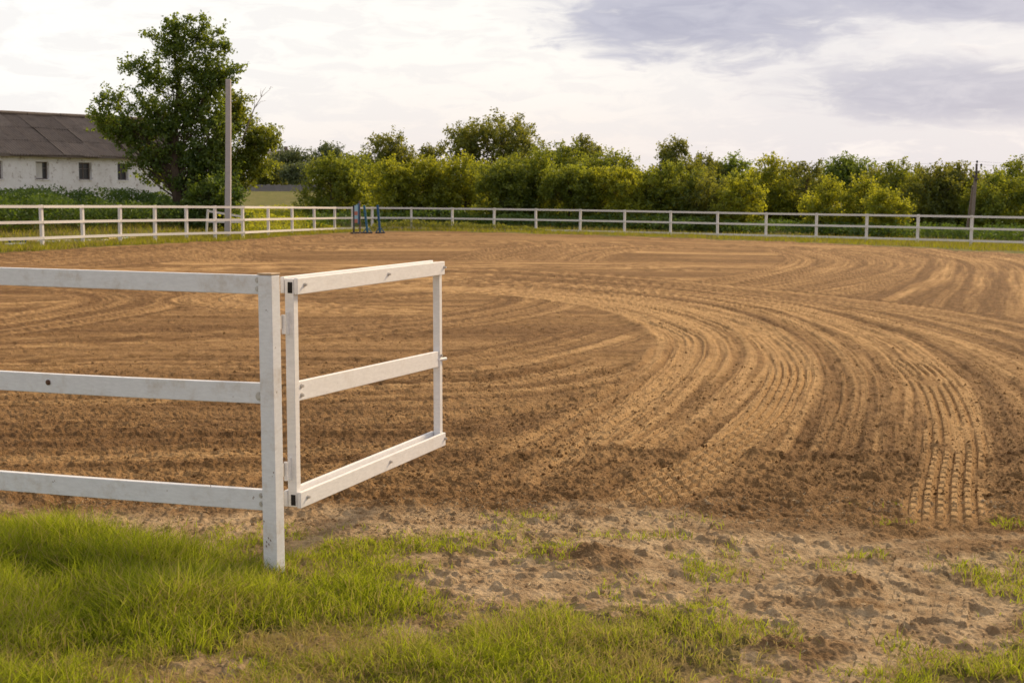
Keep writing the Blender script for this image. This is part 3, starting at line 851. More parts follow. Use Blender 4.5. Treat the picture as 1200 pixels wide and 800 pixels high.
# --- trees and shrubs behind the far fence: (px, top, width, distance, tone, shape, leaf, cov, label, extra)
BELT = [
    (340, 178, 58, 190, 'far', 'bush', .30, 3.2, 'hazy grey green tree far off above the board fence, left of its neighbour'),
    (386, 171, 36, 210, 'far', 'round', .30, 3.4, 'hazy far tree with a round top rising over the bushes left of the blue stands'),
    (316, 196, 34, 175, 'olive', 'bush', .28, 3.2, 'low olive tree far off right under the edge of the barn tree'),
    (348, 196, 34, 172, 'far', 'round', .26, 3.6, 'dark rounded shrub standing right against the far board fence'),
    (418, 186, 40, 150, 'far', 'bush', .24, 3.4, 'pale far bush peeping over the dark green bush left of the tall grey tree'),
    (388, 187, 60, 84, 'mid', 'bush', .13, 5.0, 'dark green bush at the left end of the thicket behind the fence corner'),
    (416, 183, 56, 88, 'mid', 'bush', .13, 4.6, 'rounded mid green bush directly behind the painted jump wing'),
    (458, 161, 62, 130, 'olive', 'round', .20, 3.4, 'grey green round tree rising behind the bushes left of the faint pole'),
    (462, 189, 54, 82, 'yellow', 'bush', .13, 4.8, 'yellow green bush directly behind the two slim blue stands'),
    (506, 174, 34, 125, 'olive', 'open', .18, 3.0, 'thin wispy tree in the gap left of the big domed tree'),
    (580, 139, 122, 120, 'olive', 'round', .20, 2.6, 'big domed tree, highest crown behind the middle of the fence'),
    (502, 187, 58, 83, 'yellow', 'bush', .13, 4.8, 'bright yellow green bush below the left edge of the big domed tree'),
    (545, 185, 66, 84, 'yellow', 'bush', .13, 4.6, 'broad yellowish bush in front of the trunk of the big domed tree'),
    (588, 190, 62, 80, 'mid', 'bush', .13, 5.0, 'green bush in front of the right half of the big domed tree'),
    (628, 175, 60, 81, 'mid', 'spiky', .13, 4.8, 'spiky topped green bush right of the big domed tree'),
    (662, 172, 66, 96, 'mid', 'bush', .15, 4.4, 'mid green tree behind the spiky bush, left of the spreading tree'),
    (686, 164, 46, 110, 'olive', 'open', .17, 2.8, 'thin spreading tree with gaps, left of the lowest dip in the treeline'),
    (712, 180, 60, 94, 'mid', 'bush', .15, 4.2, 'sloping green tree just left of the lowest dip in the treeline'),
    (668, 196, 56, 79, 'mid', 'bush', .12, 5.2, 'dense green bush in front of the thin spreading tree'),
    (706, 198, 52, 79, 'yellow', 'bush', .12, 5.0, 'yellow tipped bush below the lowest dip in the treeline, on its left'),
    (746, 200, 60, 78, 'yellow', 'spiky', .12, 5.0, 'yellow green spiky bush right under the lowest dip in the treeline'),
    (790, 165, 44, 90, 'olive', 'open', .13, 3.0, 'tall thin tree with bare shoots just right of the lowest dip in the treeline'),
    (786, 196, 66, 78, 'mid', 'bush', .12, 5.2, 'dark green bush at the foot of the tall thin tree'),
    (823, 183, 36, 120, 'olive', 'round', .18, 3.8, 'small round olive tree behind the bushes, right of the tall thin tree'),
    (857, 186, 46, 122, 'dark', 'round', .18, 4.0, 'small dark rounded tree behind the bushes, between olive tree and light spiky bush'),
    (832, 207, 56, 77, 'olive', 'bush', .12, 5.0, 'dull olive bush in front of the small round olive tree'),
    (868, 212, 44, 75, 'yellow', 'bush', .12, 4.8, 'low yellow bush in front of the small dark rounded tree'),
    (903, 186, 50, 80, 'yellow', 'spiky', .13, 4.4, 'tall light spiky bush left of the dark round topped tree'),
    (944, 193, 56, 80, 'olive', 'spiky', .13, 4.6, 'olive bush with upright shoots touching the left of the dark round topped tree'),
    (992, 186, 64, 98, 'dark', 'round', .15, 5.0, 'dark round topped tree, darkest crown of the right half'),
    (968, 216, 46, 73, 'yellow', 'bush', .12, 4.8, 'low bright yellow bush in front of the dark round topped tree, left one'),
    (1012, 210, 34, 73, 'yellow', 'spiky', .12, 4.6, 'narrow bright yellow shrub like a flame before the dark round topped tree'),
    (1038, 226, 50, 70, 'yellow', 'spiky', .11, 4.8, 'lowest bright yellow shrub, just above the top fence rail'),
    (1050, 196, 60, 78, 'mid', 'spiky', .13, 4.8, 'tall green bush behind the lowest bright yellow shrub'),
    (1090, 196, 56, 76, 'olive', 'spiky', .13, 5.0, 'dark olive bush two widths left of the braced pole'),
    (1122, 198, 46, 77, 'olive', 'bush', .13, 5.0, 'dark olive bush right behind the braced pole'),
    (1164, 203, 58, 74, 'mid', 'bush', .12, 5.2, 'broad green bush just right of the braced pole'),
    (1194, 188, 46, 79, 'mid', 'spiky', .13, 4.4, 'tall bush with pointed shoots at the right edge of the picture'),
    (1236, 194, 64, 74, 'mid', 'bush', .13, 4.8, 'rightmost bush, mostly cut off by the picture edge'),
    (440, 196, 44, 92, 'mid', 'bush', .14, 4.0, 'mid green bush filling in behind the yellow bush and the blue stands'),
    (528, 194, 60, 95, 'olive', 'bush', .15, 4.0, 'olive bush filling in behind the two yellow bushes below the domed tree'),
    (612, 186, 60, 100, 'olive', 'bush', .15, 4.0, 'olive bush behind the spiky green bush, below the right edge of the domed tree'),
    (748, 203, 60, 95, 'mid', 'bush', .15, 4.0, 'low mid green bush that fills the lowest dip in the treeline'),
    (808, 196, 60, 96, 'olive', 'bush', .15, 4.0, 'olive bush behind the tall thin tree, filling to its right'),
    (880, 203, 60, 92, 'mid', 'bush', .15, 4.0, 'mid green bush behind the low yellow bush and the small dark rounded tree'),
    (924, 200, 60, 92, 'mid', 'bush', .15, 4.0, 'mid green bush filling in behind the tall light spiky bush'),
    (1030, 204, 60, 94, 'olive', 'bush', .15, 4.0, 'olive bush behind the flame shaped yellow shrub, right of the dark round topped tree'),
    (1076, 203, 60, 93, 'mid', 'bush', .15, 4.0, 'mid green bush filling in behind the dark olive bush left of the braced pole'),
    (1148, 205, 60, 92, 'olive', 'bush', .15, 4.0, 'olive bush filling in behind the braced pole, on its right'),
    (1200, 202, 60, 92, 'mid', 'bush', .15, 4.0, 'mid green bush filling in behind the pointed bush at the right edge'),
    (1290, 192, 70, 74, 'olive', 'bush', .13, 3.0, 'olive bush beyond the right edge of the picture'),
]
for i, (px, ty, w, d, tone, shp, lf, cv, lab) in enumerate(BELT):
    low = {'round': .22, 'open': .15}.get(shp, 0)
    if px == 580: low = .30
    make_tree('tree' if d > 86 or shp in ('open', 'round') else 'shrub', lab, px, ty, w, d, tone, shp, 40 + i,
              cat='tree' if d > 86 or shp in ('open', 'round') else 'shrub', group='trees and bushes behind the far fence', cov=cv * .8, leaf=lf, low=low)

# understorey that closes the foot of the thicket
def leaf_stuff(name, label, cat, pts, hfun, tone, leaf, n, seed, spread=.25):
    rs = R(seed)
    pts = np.array(pts)[rs.randint(0, len(pts), n)] + rs.normal(size=(n, 2)) * spread
    zb = gz(pts[:, 0], pts[:, 1])
    hh = hfun(pts[:, 0], pts[:, 1]) * rs.uniform(.05, 1, n) ** .6
    P = np.stack([pts[:, 0], pts[:, 1], zb + hh], 1)
    N = rs.normal(size=(n, 3)) * .7 + [0, -.2, .7]
    s = rs.uniform(.6, 1.4, n)
    V, F = leaf_quads(P, N, leaf * s, leaf * .55 * s, rs)
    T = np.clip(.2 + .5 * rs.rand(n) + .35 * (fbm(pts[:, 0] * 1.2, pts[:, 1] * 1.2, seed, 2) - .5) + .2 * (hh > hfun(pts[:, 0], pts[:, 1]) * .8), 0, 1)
    o = link(name, np_mesh(name, V, F, LEAF[tone], False, {'tone': np.repeat(T, 4)}))
    return props(o, label, cat, kind='stuff')

def band(pxs, d0, d1, n, seed):
    rs = R(seed); px = rs.uniform(*pxs, n); u = rs.uniform(0, 1, n)
    d = dF(px) + d0 + (d1 - d0) * u
    return np.stack([(px - 600) / FPX * d, d], 1)

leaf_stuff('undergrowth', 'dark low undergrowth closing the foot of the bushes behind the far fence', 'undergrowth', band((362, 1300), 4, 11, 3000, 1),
           lambda x, y: .3 + .7 * fbm(x * .8, y * .8, 5), 'weed', .15, 24000, 2)  # darkest leaf tone puts the shade under the bushes into the colour
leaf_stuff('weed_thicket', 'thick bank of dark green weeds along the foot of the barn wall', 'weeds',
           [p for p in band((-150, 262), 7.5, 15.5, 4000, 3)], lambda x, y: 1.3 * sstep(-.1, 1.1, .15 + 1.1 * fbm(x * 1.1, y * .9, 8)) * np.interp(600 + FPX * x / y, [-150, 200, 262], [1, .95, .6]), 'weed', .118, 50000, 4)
leaf_stuff('weed_patch', 'pale dusty weeds hiding the foot of the fence right of the blue stands', 'weeds', band((434, 640), -1.2, .5, 900, 5),
           lambda x, y: np.interp(600 + FPX * x / y, [434, 450, 545, 600, 640], [.2, .55, .45, .3, .1]) * (.4 + fbm(x * 1.3, y, 9)), 'olive', .09, 5000, 6, .1)
leaf_stuff('meadow_weeds', 'sunlit yellow green weeds behind the fence right of the bare pole', 'weeds', band((268, 392), 3, 26, 1800, 7),
           lambda x, y: .75 * (.3 + fbm(x * .5, y * .25, 12)) ** 2 * np.interp(600 + FPX * x / y, [268, 300, 392], [1.2, .9, .4]), 'yellow', .13, 12000, 8)

# ------------------------------------------------------------------ grasses
def mat_grass(name, a, b, dry, trans):
    def f(t):
        k = t.attr('tone').outputs['Fac']; dr = t.attr('straw').outputs['Fac']
        c = t.mix(k, a, b); c = t.mix(dr, c, dry)
        d = t.node('ShaderNodeBsdfDiffuse'); t.l.new(c, d.inputs[0])
        tr = t.node('ShaderNodeBsdfTranslucent'); t.l.new(t.mix(dr, trans, tuple(v * .8 for v in dry)), tr.inputs[0])
        mx = t.node('ShaderNodeMixShader'); mx.inputs[0].default_value = .42
        t.l.new(d.outputs[0], mx.inputs[1]); t.l.new(tr.outputs[0], mx.inputs[2])
        return mx.outputs[0]
    return material(name, f)
M_grass = mat_grass('grass_blades', (.055, .090, .010), (.265, .295, .028), (.50, .37, .16), (.50, .57, .032))
M_vgrass = mat_grass('verge_blades', (.085, .105, .016), (.25, .25, .038), (.36, .28, .12), (.42, .41, .03))

def blades(name, label, X, Y, h, w, seed, mat, straw=.08, bend=.45, tone0=.45):
    rs = R(seed); n = len(X)
    zb = gz(X, Y) - .006
    a = rs.uniform(0, 2 * pi, n); ln = rs.normal(size=(n, 2)) * bend
    h = h * rs.uniform(.45, 1.2, n)
    bx, by = np.cos(a) * w / 2, np.sin(a) * w / 2
    base = np.stack([X, Y, zb], 1); side = np.stack([bx, by, bx * 0], 1)
    def up(u): return np.stack([ln[:, 0] * u * u * h, ln[:, 1] * u * u * h, h * (u - .25 * u * u * np.hypot(ln[:, 0], ln[:, 1]))], 1)
    V = np.stack([base - side, base + side, base + up(.55) + side * .75, base + up(.55) - side * .75, base + up(1.) + side * .08, base + up(1.) - side * .08], 1).reshape(-1, 3)
    F = (np.arange(n)[:, None, None] * 6 + np.array([[0, 1, 2, 3], [3, 2, 4, 5]])[None]).reshape(-1, 4)
    clump = fbm(X * 2.6, Y * 2.6, seed + 50, 3)
    T = np.clip(tone0 + 1.6 * (clump - .5) + rs.uniform(-.25, .25, n), 0, 1)
    ST = ((rs.rand(n) < straw * 2 * fbm(X * 1.7, Y * 1.7, seed + 70, 2)) * rs.uniform(.5, 1, n))
    me = np_mesh(name, V, F, mat, False, {'tone': np.repeat(T, 6), 'straw': np.repeat(ST, 6)})
    return props(link(name, me), label, 'grass', kind='stuff')

def sample_poly(polys, dens, seed, thr, fs, jit=.22):
    rs = R(seed); xs, ys, ss = [], [], []
    for q in polys:
        q_ = np.array(q); lo, hi = q_.min(0) - .2, q_.max(0) + .2; hi = np.minimum(hi, [6, 14]); lo = np.maximum(lo, [-6, 3.2])
        n = int((hi - lo).prod() * dens); p = rs.uniform(lo, hi, size=(n, 2))
        j = np.stack([fbm(p[:, 0] * 3.1, p[:, 1] * 3.1, 91, 3), fbm(p[:, 0] * 3.1, p[:, 1] * 3.1, 95, 3)], 1) - .5
        pj = p + j * [.28, .5]
        soft = np.zeros(n)
        for a in range(10):
            rr_ = (.10, .24)[a % 2]; soft += inpoly(pj[:, 0] + rr_ * cos(a * .63), pj[:, 1] + 1.3 * rr_ * sin(a * .63), q)
        soft /= 10
        k = (rs.rand(n) < soft ** 1.3) & (fbm(p[:, 0] * fs, p[:, 1] * fs, seed + 5, 3) + .12 * (soft - .8) + rs.uniform(-.08, .08, n) > thr)
        xs.append(p[k, 0]); ys.append(p[k, 1]); ss.append(soft[k])
    return np.concatenate(xs), np.concatenate(ys), np.concatenate(ss)

x, y, sf = sample_poly(W_LUSH, 15500, 1, .30, 3)
blades('grass', 'lush long green grass in front of the near fence post on the left', x, y, (.16 + .20 * (fbm(x * 2.2, y * 2.2, 33, 2) - .45)) * (.3 + .7 * sf), .0046, 2, M_grass, .22, .6, .46)
x, y, sf = sample_poly(W_LOW, 11000, 3, .44, 3)
blades('grass', 'shorter green grass patches along the bottom of the picture', x, y, (.10 + .18 * (fbm(x * 2.4, y * 2.4, 35, 2) - .45)) * (.35 + .65 * sf), .0044, 4, M_grass, .5, .7, .42)
x, y, sf = sample_poly(W_THIN, 5600, 5, .55, 3.5)
x2, y2, sf = sample_poly([[(-4, 4.2), (4, 4.2), (4, 8.0), (-4, 7.7)]], 3800, 25, .71, 4.5)
x, y = np.concatenate([x, x2]), np.concatenate([y, y2])
blades('grass', 'thin scattered grass tufts on the bare earth before the sand', x, y, .05 + .05 * (fbm(x * 2, y * 2, 37, 2) - .4), .0045, 6, M_grass, .18, .8, .40)
W_DRY = [[g(*p) for p in q] for q in ([(90, 745), (300, 728), (500, 716), (640, 716), (480, 770), (380, 815), (100, 815)], [(860, 735), (930, 752), (900, 790), (820, 800)])]
x, y, sf = sample_poly(W_DRY, 5200, 27, .42, 4)
blades('dry_grass', 'dry straw coloured grass lying between the green patches', x, y, .035 + .05 * sf, .0045, 28, M_grass, 1.6, 1.3, .30)
rs = R(9)
b = np.concatenate([band((-130, 430), -3.2, 1.5, 14000, 11), band((430, 1330), -4.5, 1.2, 16000, 12)])
pxb = 600 + FPX * b[:, 0] / b[:, 1]; lim = dF(pxb) * sand_edge(pxb)
b = b[b[:, 1] > lim + .1 + .8 * (fbm(b[:, 0] * .9, b[:, 1] * .9, 14) - .5)]
blades('verge_grass', 'sunny strip of grass along the foot of the far white fence', b[:, 0], b[:, 1], np.full(len(b), .14) + .16 * fbm(b[:, 0] * .6, b[:, 1] * .6, 15), .022, 13, M_vgrass, .3, .5, .42)
b = np.concatenate([band((-150, 400), 1.2, 14, 11000, 16), band((430, 1330), 1.0, 3.2, 4000, 17)])
blades('field_grass', 'rough grass behind the far white fence up to the bushes', b[:, 0], b[:, 1], np.full(len(b), .16) + .25 * fbm(b[:, 0] * .5, b[:, 1] * .5, 18), .026, 19, M_vgrass, .45, .5, .22)

# ------------------------------------------------------------------ clods and crumbs
def clods():
    rs = R(21)
    ico = np.array([(0, 0, 1), (.894, 0, .447), (.276, .851, .447), (-.724, .526, .447), (-.724, -.526, .447), (.276, -.851, .447), (.724, .526, -.447), (-.276, .851, -.447), (-.894, 0, -.447), (-.276, -.851, -.447), (.724, -.526, -.447), (0, 0, -1)])
    icf = np.array([(0, 1, 2), (0, 2, 3), (0, 3, 4), (0, 4, 5), (0, 5, 1), (1, 6, 2), (2, 7, 3), (3, 8, 4), (4, 9, 5), (5, 10, 1), (6, 7, 2), (7, 8, 3), (8, 9, 4), (9, 10, 5), (10, 6, 1), (11, 7, 6), (11, 8, 7), (11, 9, 8), (11, 10, 9), (11, 6, 10)])
    n = 9200
    y = np.concatenate([rs.uniform(7.4, 10, 6000), rs.uniform(5.0, 8.3, 1700), 9 + rs.exponential(4.5, 1500)])
    x = rs.uniform(-.42, .42, n) * y
    keep = (fbm(x * 2.5, y * 2.5, 23, 2) + rs.uniform(-.15, .15, n)) > .42
    x, y = x[keep], y[keep]; n = len(x)
    s = .0026 + .0026 * rs.exponential(1, n); s = np.minimum(s, .015)
    z = gz(x, y)
    V = ico[None] * (1 + rs.uniform(-.35, .35, (n, 12, 1))) * (s[:, None, None] * rs.uniform(.6, 1.3, (n, 1, 3))) + np.stack([x, y, z + s * .25], 1)[:, None]
    F = (np.arange(n)[:, None, None] * 12 + icf[None]).reshape(-1, 3)
    one = np.ones(n * 12)
    sandy = np.repeat((y > 8.2).astype(float), 12)
    me = np_mesh('dirt_clods', V.reshape(-1, 3), F, M_ground, False, {'grass': one * 0, 'compact': np.repeat(rs.uniform(0, .7, n), 12), 'dry': (1 - sandy) * .9})
    props(link('dirt_clods', me), 'loose clods and crumbs of earth on the raked sand and bare soil', 'clods', kind='stuff')
    octa = np.array([(1, 0, 0), (0, 1, 0), (-1, 0, 0), (0, -1, 0), (0, 0, 1)], float)
    ocf = np.array([(0, 1, 4), (1, 2, 4), (2, 3, 4), (3, 0, 4)])
    n = 49000
    y = np.concatenate([rs.uniform(7.8, 15, 34000), rs.uniform(12, 24, 12000), rs.uniform(5, 8.4, 3000)]); x = rs.uniform(-.42, .42, n) * y
    ci = GCOMP.reshape(GS)[np.clip(np.searchsorted(GRAD, np.hypot(x, y)), 0, GS[0] - 1), np.clip(np.searchsorted(GANG, np.arctan2(x, y)), 0, GS[1] - 1)]
    keep = ((fbm(x * 1.2, y * .9, 27, 3) + rs.uniform(-.2, .2, n)) > .44) & ((ci < .55) | (rs.rand(n) < .5))
    x, y = x[keep], y[keep]; n = len(x)
    s = np.minimum(.0030 + .0026 * rs.exponential(1, n), .014); z = gz(x, y)
    V = octa[None] * (1 + rs.uniform(-.3, .5, (n, 5, 1))) * (s[:, None, None] * rs.uniform(.7, 1.3, (n, 1, 3))) + np.stack([x, y, z + s * .1], 1)[:, None]
    F = (np.arange(n)[:, None, None] * 5 + ocf[None]).reshape(-1, 3)
    me = np_mesh('soil_crumbs', V.reshape(-1, 3), F, M_ground, False, {'grass': np.zeros(n * 5), 'compact': np.repeat(rs.uniform(0, .8, n), 5), 'dry': np.repeat((y < 8.2) * .9, 5)})
    props(link('soil_crumbs', me), 'fine crumbs of soil strewn over the raked sand', 'soil crumbs', kind='stuff')
    # pale chips of straw
    n = 1500; y = rs.uniform(5.2, 8.6, n); x = rs.uniform(-.42, .42, n) * y; z = gz(x, y) + .004
    P = np.stack([x, y, z], 1); N = rs.normal(size=(n, 3)) * .35 + [0, 0, 1]
    V, F = leaf_quads(P, N, rs.uniform(.012, .05, n), rs.uniform(.003, .008, n), rs)
    props(link('straw_chips', np_mesh('straw_chips', V, F, mat_plain('dry_straw', (.48, .38, .23), .3, 20, .9), False)), 'pale bits of dry straw lying on the bare earth', 'straw', kind='stuff')
clods()

# ------------------------------------------------------------------ barn
def barn():
    A = np.array([-25.6, 70.0, 0]); dr = np.array([.64, .768, 0]); dr /= np.linalg.norm(dr); nr = np.array([dr[1], -dr[0], 0])   # nr: outwards, to the camera side
    zg = 1.0
    org = tuple(A + [0, 0, zg]); yaw = atan2(dr[1], dr[0])
    root = empty('barn', org, 'old whitewashed barn with a brown corrugated roof and small windows', 'barn', None, (0, 0, yaw))
    # local frame: x along the wall, -y outwards to the camera, z up from zg
    L0, L1 = -9.0, 11.9; Dp = 8.0; ze = 2.98; zr = 5.0; th = .45
    M_wall = material('flaking_whitewash', lambda t: (lambda P: principled(t, t.mix(t.m('MULTIPLY', t.sm(t.noise(P, 3.2, 6, .75), .53, .66), .75), t.mix(t.m('MULTIPLY', t.sm(t.noise(P, .7, 4, .7), .4, .7), .5), (.86, .85, .87), (.58, .54, .52)), (.27, .20, .17)), .9, t.noise(P, 5, 5, .7), .5, .04, .1))(objco(t)))
    M_roof = material('weathered_fibre_cement', lambda t: (lambda P, oi: principled(t, t.mix(t.m('MULTIPLY', t.sm(t.noise(P, 2.2, 5, .7), .4, .72), .6), t.mix(oi, (.175, .14, .115), (.24, .195, .16)), (.105, .085, .072)), .9, t.noise(P, 14, 4, .7), .4, .02, .15))(geopos(t), t.node('ShaderNodeObjectInfo').outputs['Random']))
    M_frame = mat_plain('grey_window_timber', (.17, .14, .125), .3, 12, .85)
    M_glass = mat_plain('dusty_window_glass', (.035, .035, .038), .4, 4, .25, .5, .05)
    M_board = mat_plain('white_shutter_board', (.62, .60, .57), .15, 6, .8)
    def lx(px):        # wall coordinate at a picture column
        k = (px - 600) / FPX; return (k * A[1] - A[0]) / (dr[0] - k * dr[1])
    wins = []
    for a, b in ((-8, 7.5), (46, 61.5), (96, 111), (141, 153.5), (184, 197)):
        wins.append((lx(a), lx(b)))
    sp = wins[1][0] - wins[0][0]
    wins = [(wins[0][0] - sp * k, wins[0][1] - sp * k) for k in (2, 1)] + wins
    zs, zt = 1.62, 2.50
    m = MB()
    m.box(L0, L1, 0, th, -.8, zs); m.box(L0, L1, 0, th, zt, ze - .02)
    e = [L0] + [v for w in wins for v in w] + [L1]
    for k in range(0, len(e), 2): m.box(e[k], e[k + 1], 0, th, zs, zt)
    wall = m.build('wall', M_wall, root)
    m = MB(); m.box(L0, L1, Dp - th, Dp, -.8, ze - .02); m.build('wall', M_wall, root)
    for x0, x1 in ((L0 + .002, L0 + th), (L1 - th, L1 - .002)):
        m = MB(); vs = []
        for xx in (x0, x1): vs += [(xx, th, -.8), (xx, Dp - th, -.8), (xx, Dp - th, ze), (xx, Dp / 2, zr - .12), (xx, th, ze)]
        m.add(vs, [(0, 1, 2, 3, 4), (9, 8, 7, 6, 5)] + [(i, 5 + i, 5 + (i + 1) % 5, (i + 1) % 5) for i in range(5)])
        m.build('gable_wall', M_wall, root)
    for k, (a, b) in enumerate(wins):
        y0 = .20; f = .055
        m = MB()
        m.box(a, b, y0, y0 + .07, zs, zs + f); m.box(a, b, y0, y0 + .07, zt - f, zt)
        m.box(a, a + f, y0, y0 + .07, zs + f, zt - f); m.box(b - f, b, y0, y0 + .07, zs + f, zt - f)
        w = m.build('window', M_frame, root)
        m = MB(); mid = (a + b) / 2; m.box(mid - .025, mid + .025, y0 + .01, y0 + .06, zs + f, zt - f); m.box(a + f, mid - .025, y0 + .015, y0 + .055, zs + .55, zs + .58); m.box(mid + .025, b - f, y0 + .015, y0 + .055, zs + .55, zs + .58)
        m.build('glazing_bar', M_frame, w)
        m = MB(); m.box(a + f, b - f, y0 + .03, y0 + .04, zs + f, zt - f); m.build('pane', M_glass, w)
        m = MB(); m.box(a - .04, b + .04, -.05, y0 - .002, zs - .05, zs - .002); m.build('sill', M_wall, w)
        if k == 3:
            m = MB(); m.box(a + f, a + (b - a) * .62, y0 - .012, y0 + .005, zs + f, zt - f); m.build('shutter_board', M_board, w, label='white board covering most of one barn window')
    # roof: corrugated sheets in three courses
    run = Dp / 2 + .35; rise = (zr - ze) * (run / (Dp / 2)); sl = math.hypot(run, rise); ang = atan2(rise, run)
    rf = link('roof', None, root); 
    m = MB(); m.beam((L0 - .1, -.32, ze - .17 - .02), (L1 + .2, -.32, ze - .17 - .02), .03, .14); m.build('eave_board', M_frame, rf)
    n_col, wsh = 21, 1.02; course = sl / 3 + .12
    def sheet(nx=28, wd=wsh + .06, ln=course):
        V = []; F = []
        for v in range(2):
            for i in range(nx + 1):
                xx = wd * i / nx; V.append((xx, v * ln, .032 * sin(2 * pi * xx / .155)))
        for i in range(nx): F.append((i, i + 1, nx + 2 + i, nx + 1 + i))
        me = bpy.data.meshes.new('roof_sheet'); me.from_pydata(V, [], F); me.update(); me.polygons.foreach_set('use_smooth', [True] * len(me.polygons)); me.materials.append(M_roof)
        return me
    me = sheet(); rr = random.Random(5)
    for side in (0, 1):
        for c in range(3):
            for k in range(n_col):
                s = c * sl / 3 - .05
                o = link('roof_sheet', me, rf)
                jx, js, jz, jr = rr.uniform(-.03, .03), rr.uniform(-.06, .06), rr.uniform(0, .006), rr.uniform(-.014, .014)
                zz = ze - (rise - (zr - ze)) + .03 + (2 - c) * 0 + c * .012 + jz + .030 * (k % 2)
                if side == 0:
                    o.location = (L0 - .2 + k * wsh + jx, -.35 + (s + js) * cos(ang), zz + (s + js) * sin(ang)); o.rotation_euler = (ang - .002, 0, jr)
                else:
                    o.location = (L0 - .2 + (k + 1) * wsh + .06 + jx, Dp + .35 - (s + js) * cos(ang), zz + (s + js) * sin(ang)); o.rotation_euler = (ang - .002, 0, pi + jr)
    for k in range(11):
        m = MB(); x0 = L0 - .2 + k * 1.98; dz = rr.uniform(0, .02)
        m.tube([(x0, Dp / 2, zr + .11 + dz), (x0 + 1.95, Dp / 2, zr + .11 + dz)], .11, 8); m.build('ridge_cap', M_roof, rf)
barn()

# ------------------------------------------------------------------ poles
M_concrete = mat_plain('weathered_grey_pole', (.40, .37, .37), .22, 5, .85, .2, .5)
M_darkwood = mat_plain('dark_pole_timber', (.10, .078, .066), .3, 8, .85)
M_ceramic = mat_plain('dark_insulator', (.05, .045, .045), .2, 8, .3, .5)
M_wire = mat_plain('dark_wire', (.04, .04, .042), .1, 8, .6)

def bare_pole():
    d = 58.2; x = X_of(267.2, d); zb = gz1(x, d) ; q = at(267.6, 93, d)
    org = (x, d, zb)
    m = MB()
    vs = []
    for u in np.linspace(0, 1, 5):
        w = .118 - .02 * u; c = np.array([x - .06 * (1 - u), d, zb - .3]) * (1 - u) + q * u
        for a, b in ((-1, -1), (1, -1), (1, 1), (-1, 1)): vs.append(c + np.array([a * w, b * w, 0]))
    fs = [(3, 2, 1, 0), (16, 17, 18, 19)]
    for k in range(4):
        for e in range(4): fs.append((4 * k + e, 4 * k + (e + 1) % 4, 4 * k + 4 + (e + 1) % 4, 4 * k + 4 + e))
    m.add(vs, fs)
    m.build('bare_pole', M_concrete, None, org, .02, label='tall bare grey pole without wires in front of the barn trees', cat='pole')
bare_pole()

def utility_pole():
    d = 66.5; x = X_of(1139, d); zb = gz1(x, d); top = at(1144.5, 192, d); org = (x, d, zb)
    root = empty('utility_pole', org, 'dark utility pole with a slanting brace behind the fence on the right', 'pole')
    base = np.array([x, d, zb - .3]); vtop = top - base
    m = MB(); m.beam(base, base + vtop * .86, .135, .12, up=(0, 1, 0)); m.build('pole', mat_plain('brown_concrete_pole', (.20, .165, .14), .25, 6, .85), root, org, .015)
    m = MB(); m.beam(base + vtop * .80 + [0, -.12, 0], top, .085, .085, up=(0, 1, 0)); ext = m.build('pole_top', M_darkwood, root, org, .01)
    for u in (.82, .90): 
        c = base + vtop * u; m = MB(); m.beam(c + [0, -.13, -.03], c + [0, -.13, .03], .17, .20, up=(0, 1, 0)); m.build('clamp', M_ceramic, root, org)
    b0 = np.array([X_of(1132.5, d + .9), d + .9, zb - .2]); m = MB(); m.beam(b0, base + vtop * .74 + [-.05, .1, 0], .10, .10, up=(0, 1, 0)); m.build('brace', mat_plain('brown_brace', (.19, .155, .13), .25, 6, .85), root, org, .01)
    ia, ib = [], []
    for k, (dx, dz) in enumerate(((.0, .10), (.20, -.05), (-.16, -.55))):
        c = top + np.array([dx, -.05, dz])
        m = MB(); m.tube([c + [-.3 * dx, 0, -.12], c + [0, 0, -.04]], .012, 6); m.tube([c + [0, 0, -.05], c + [0, 0, 0], c + [0, 0, .05]], [.045, .055, .03], 8); m.build('insulator', M_ceramic, root, org)
        for tgt, s in ((np.array([-18., 108., 4.0 + dz]), .5), (np.array([52., 54., 2.7 + dz]), .5)):
            m = MB(); pts = []
            for u in np.linspace(0, 1, 14):
                p = c * (1 - u) + tgt * u; p[2] -= s * 4 * u * (1 - u); pts.append(p)
            m.tube(pts, .003, 4, False); m.build('wire', M_wire, root, org)
utility_pole()

def far_pole():
    d = 150; x = X_of(495, d); zb = gz1(x, d); top = at(495, 172, d); org = (x, d, zb)
    root = empty('utility_pole', org, 'faint thin pole far off between the grey green tree and the domed tree', 'pole')
    m = MB(); m.tube([(x, d, zb - .3), top], [.16, .11], 8); m.build('pole', M_darkwood, root, org)
    m = MB(); m.beam(top + [-.5, -.15, -.35], top + [.5, -.15, -.35], .10, .10); m.build('crossarm', M_darkwood, root, org)
far_pole()

# ------------------------------------------------------------------ jump stands, poles on the grass, trestle
M_blue = mat_plain('blue_paint', (.020, .09, .20), .25, 14, .5)
M_lblue = mat_plain('faded_light_blue_paint', (.16, .30, .42), .25, 14, .6)
M_red = mat_plain('faded_red_paint', (.24, .075, .065), .3, 14, .6)
M_navy = mat_plain('dark_navy_paint', (.028, .032, .048), .3, 14, .6)
M_brown = mat_plain('grey_brown_timber', (.17, .125, .11), .3, 14, .8)
M_white2 = mat_paint('old_white_paint', (.70, .68, .64), .35)
M_yel = mat_plain('faded_yellow_paint', (.52, .37, .13), .2, 14, .6)

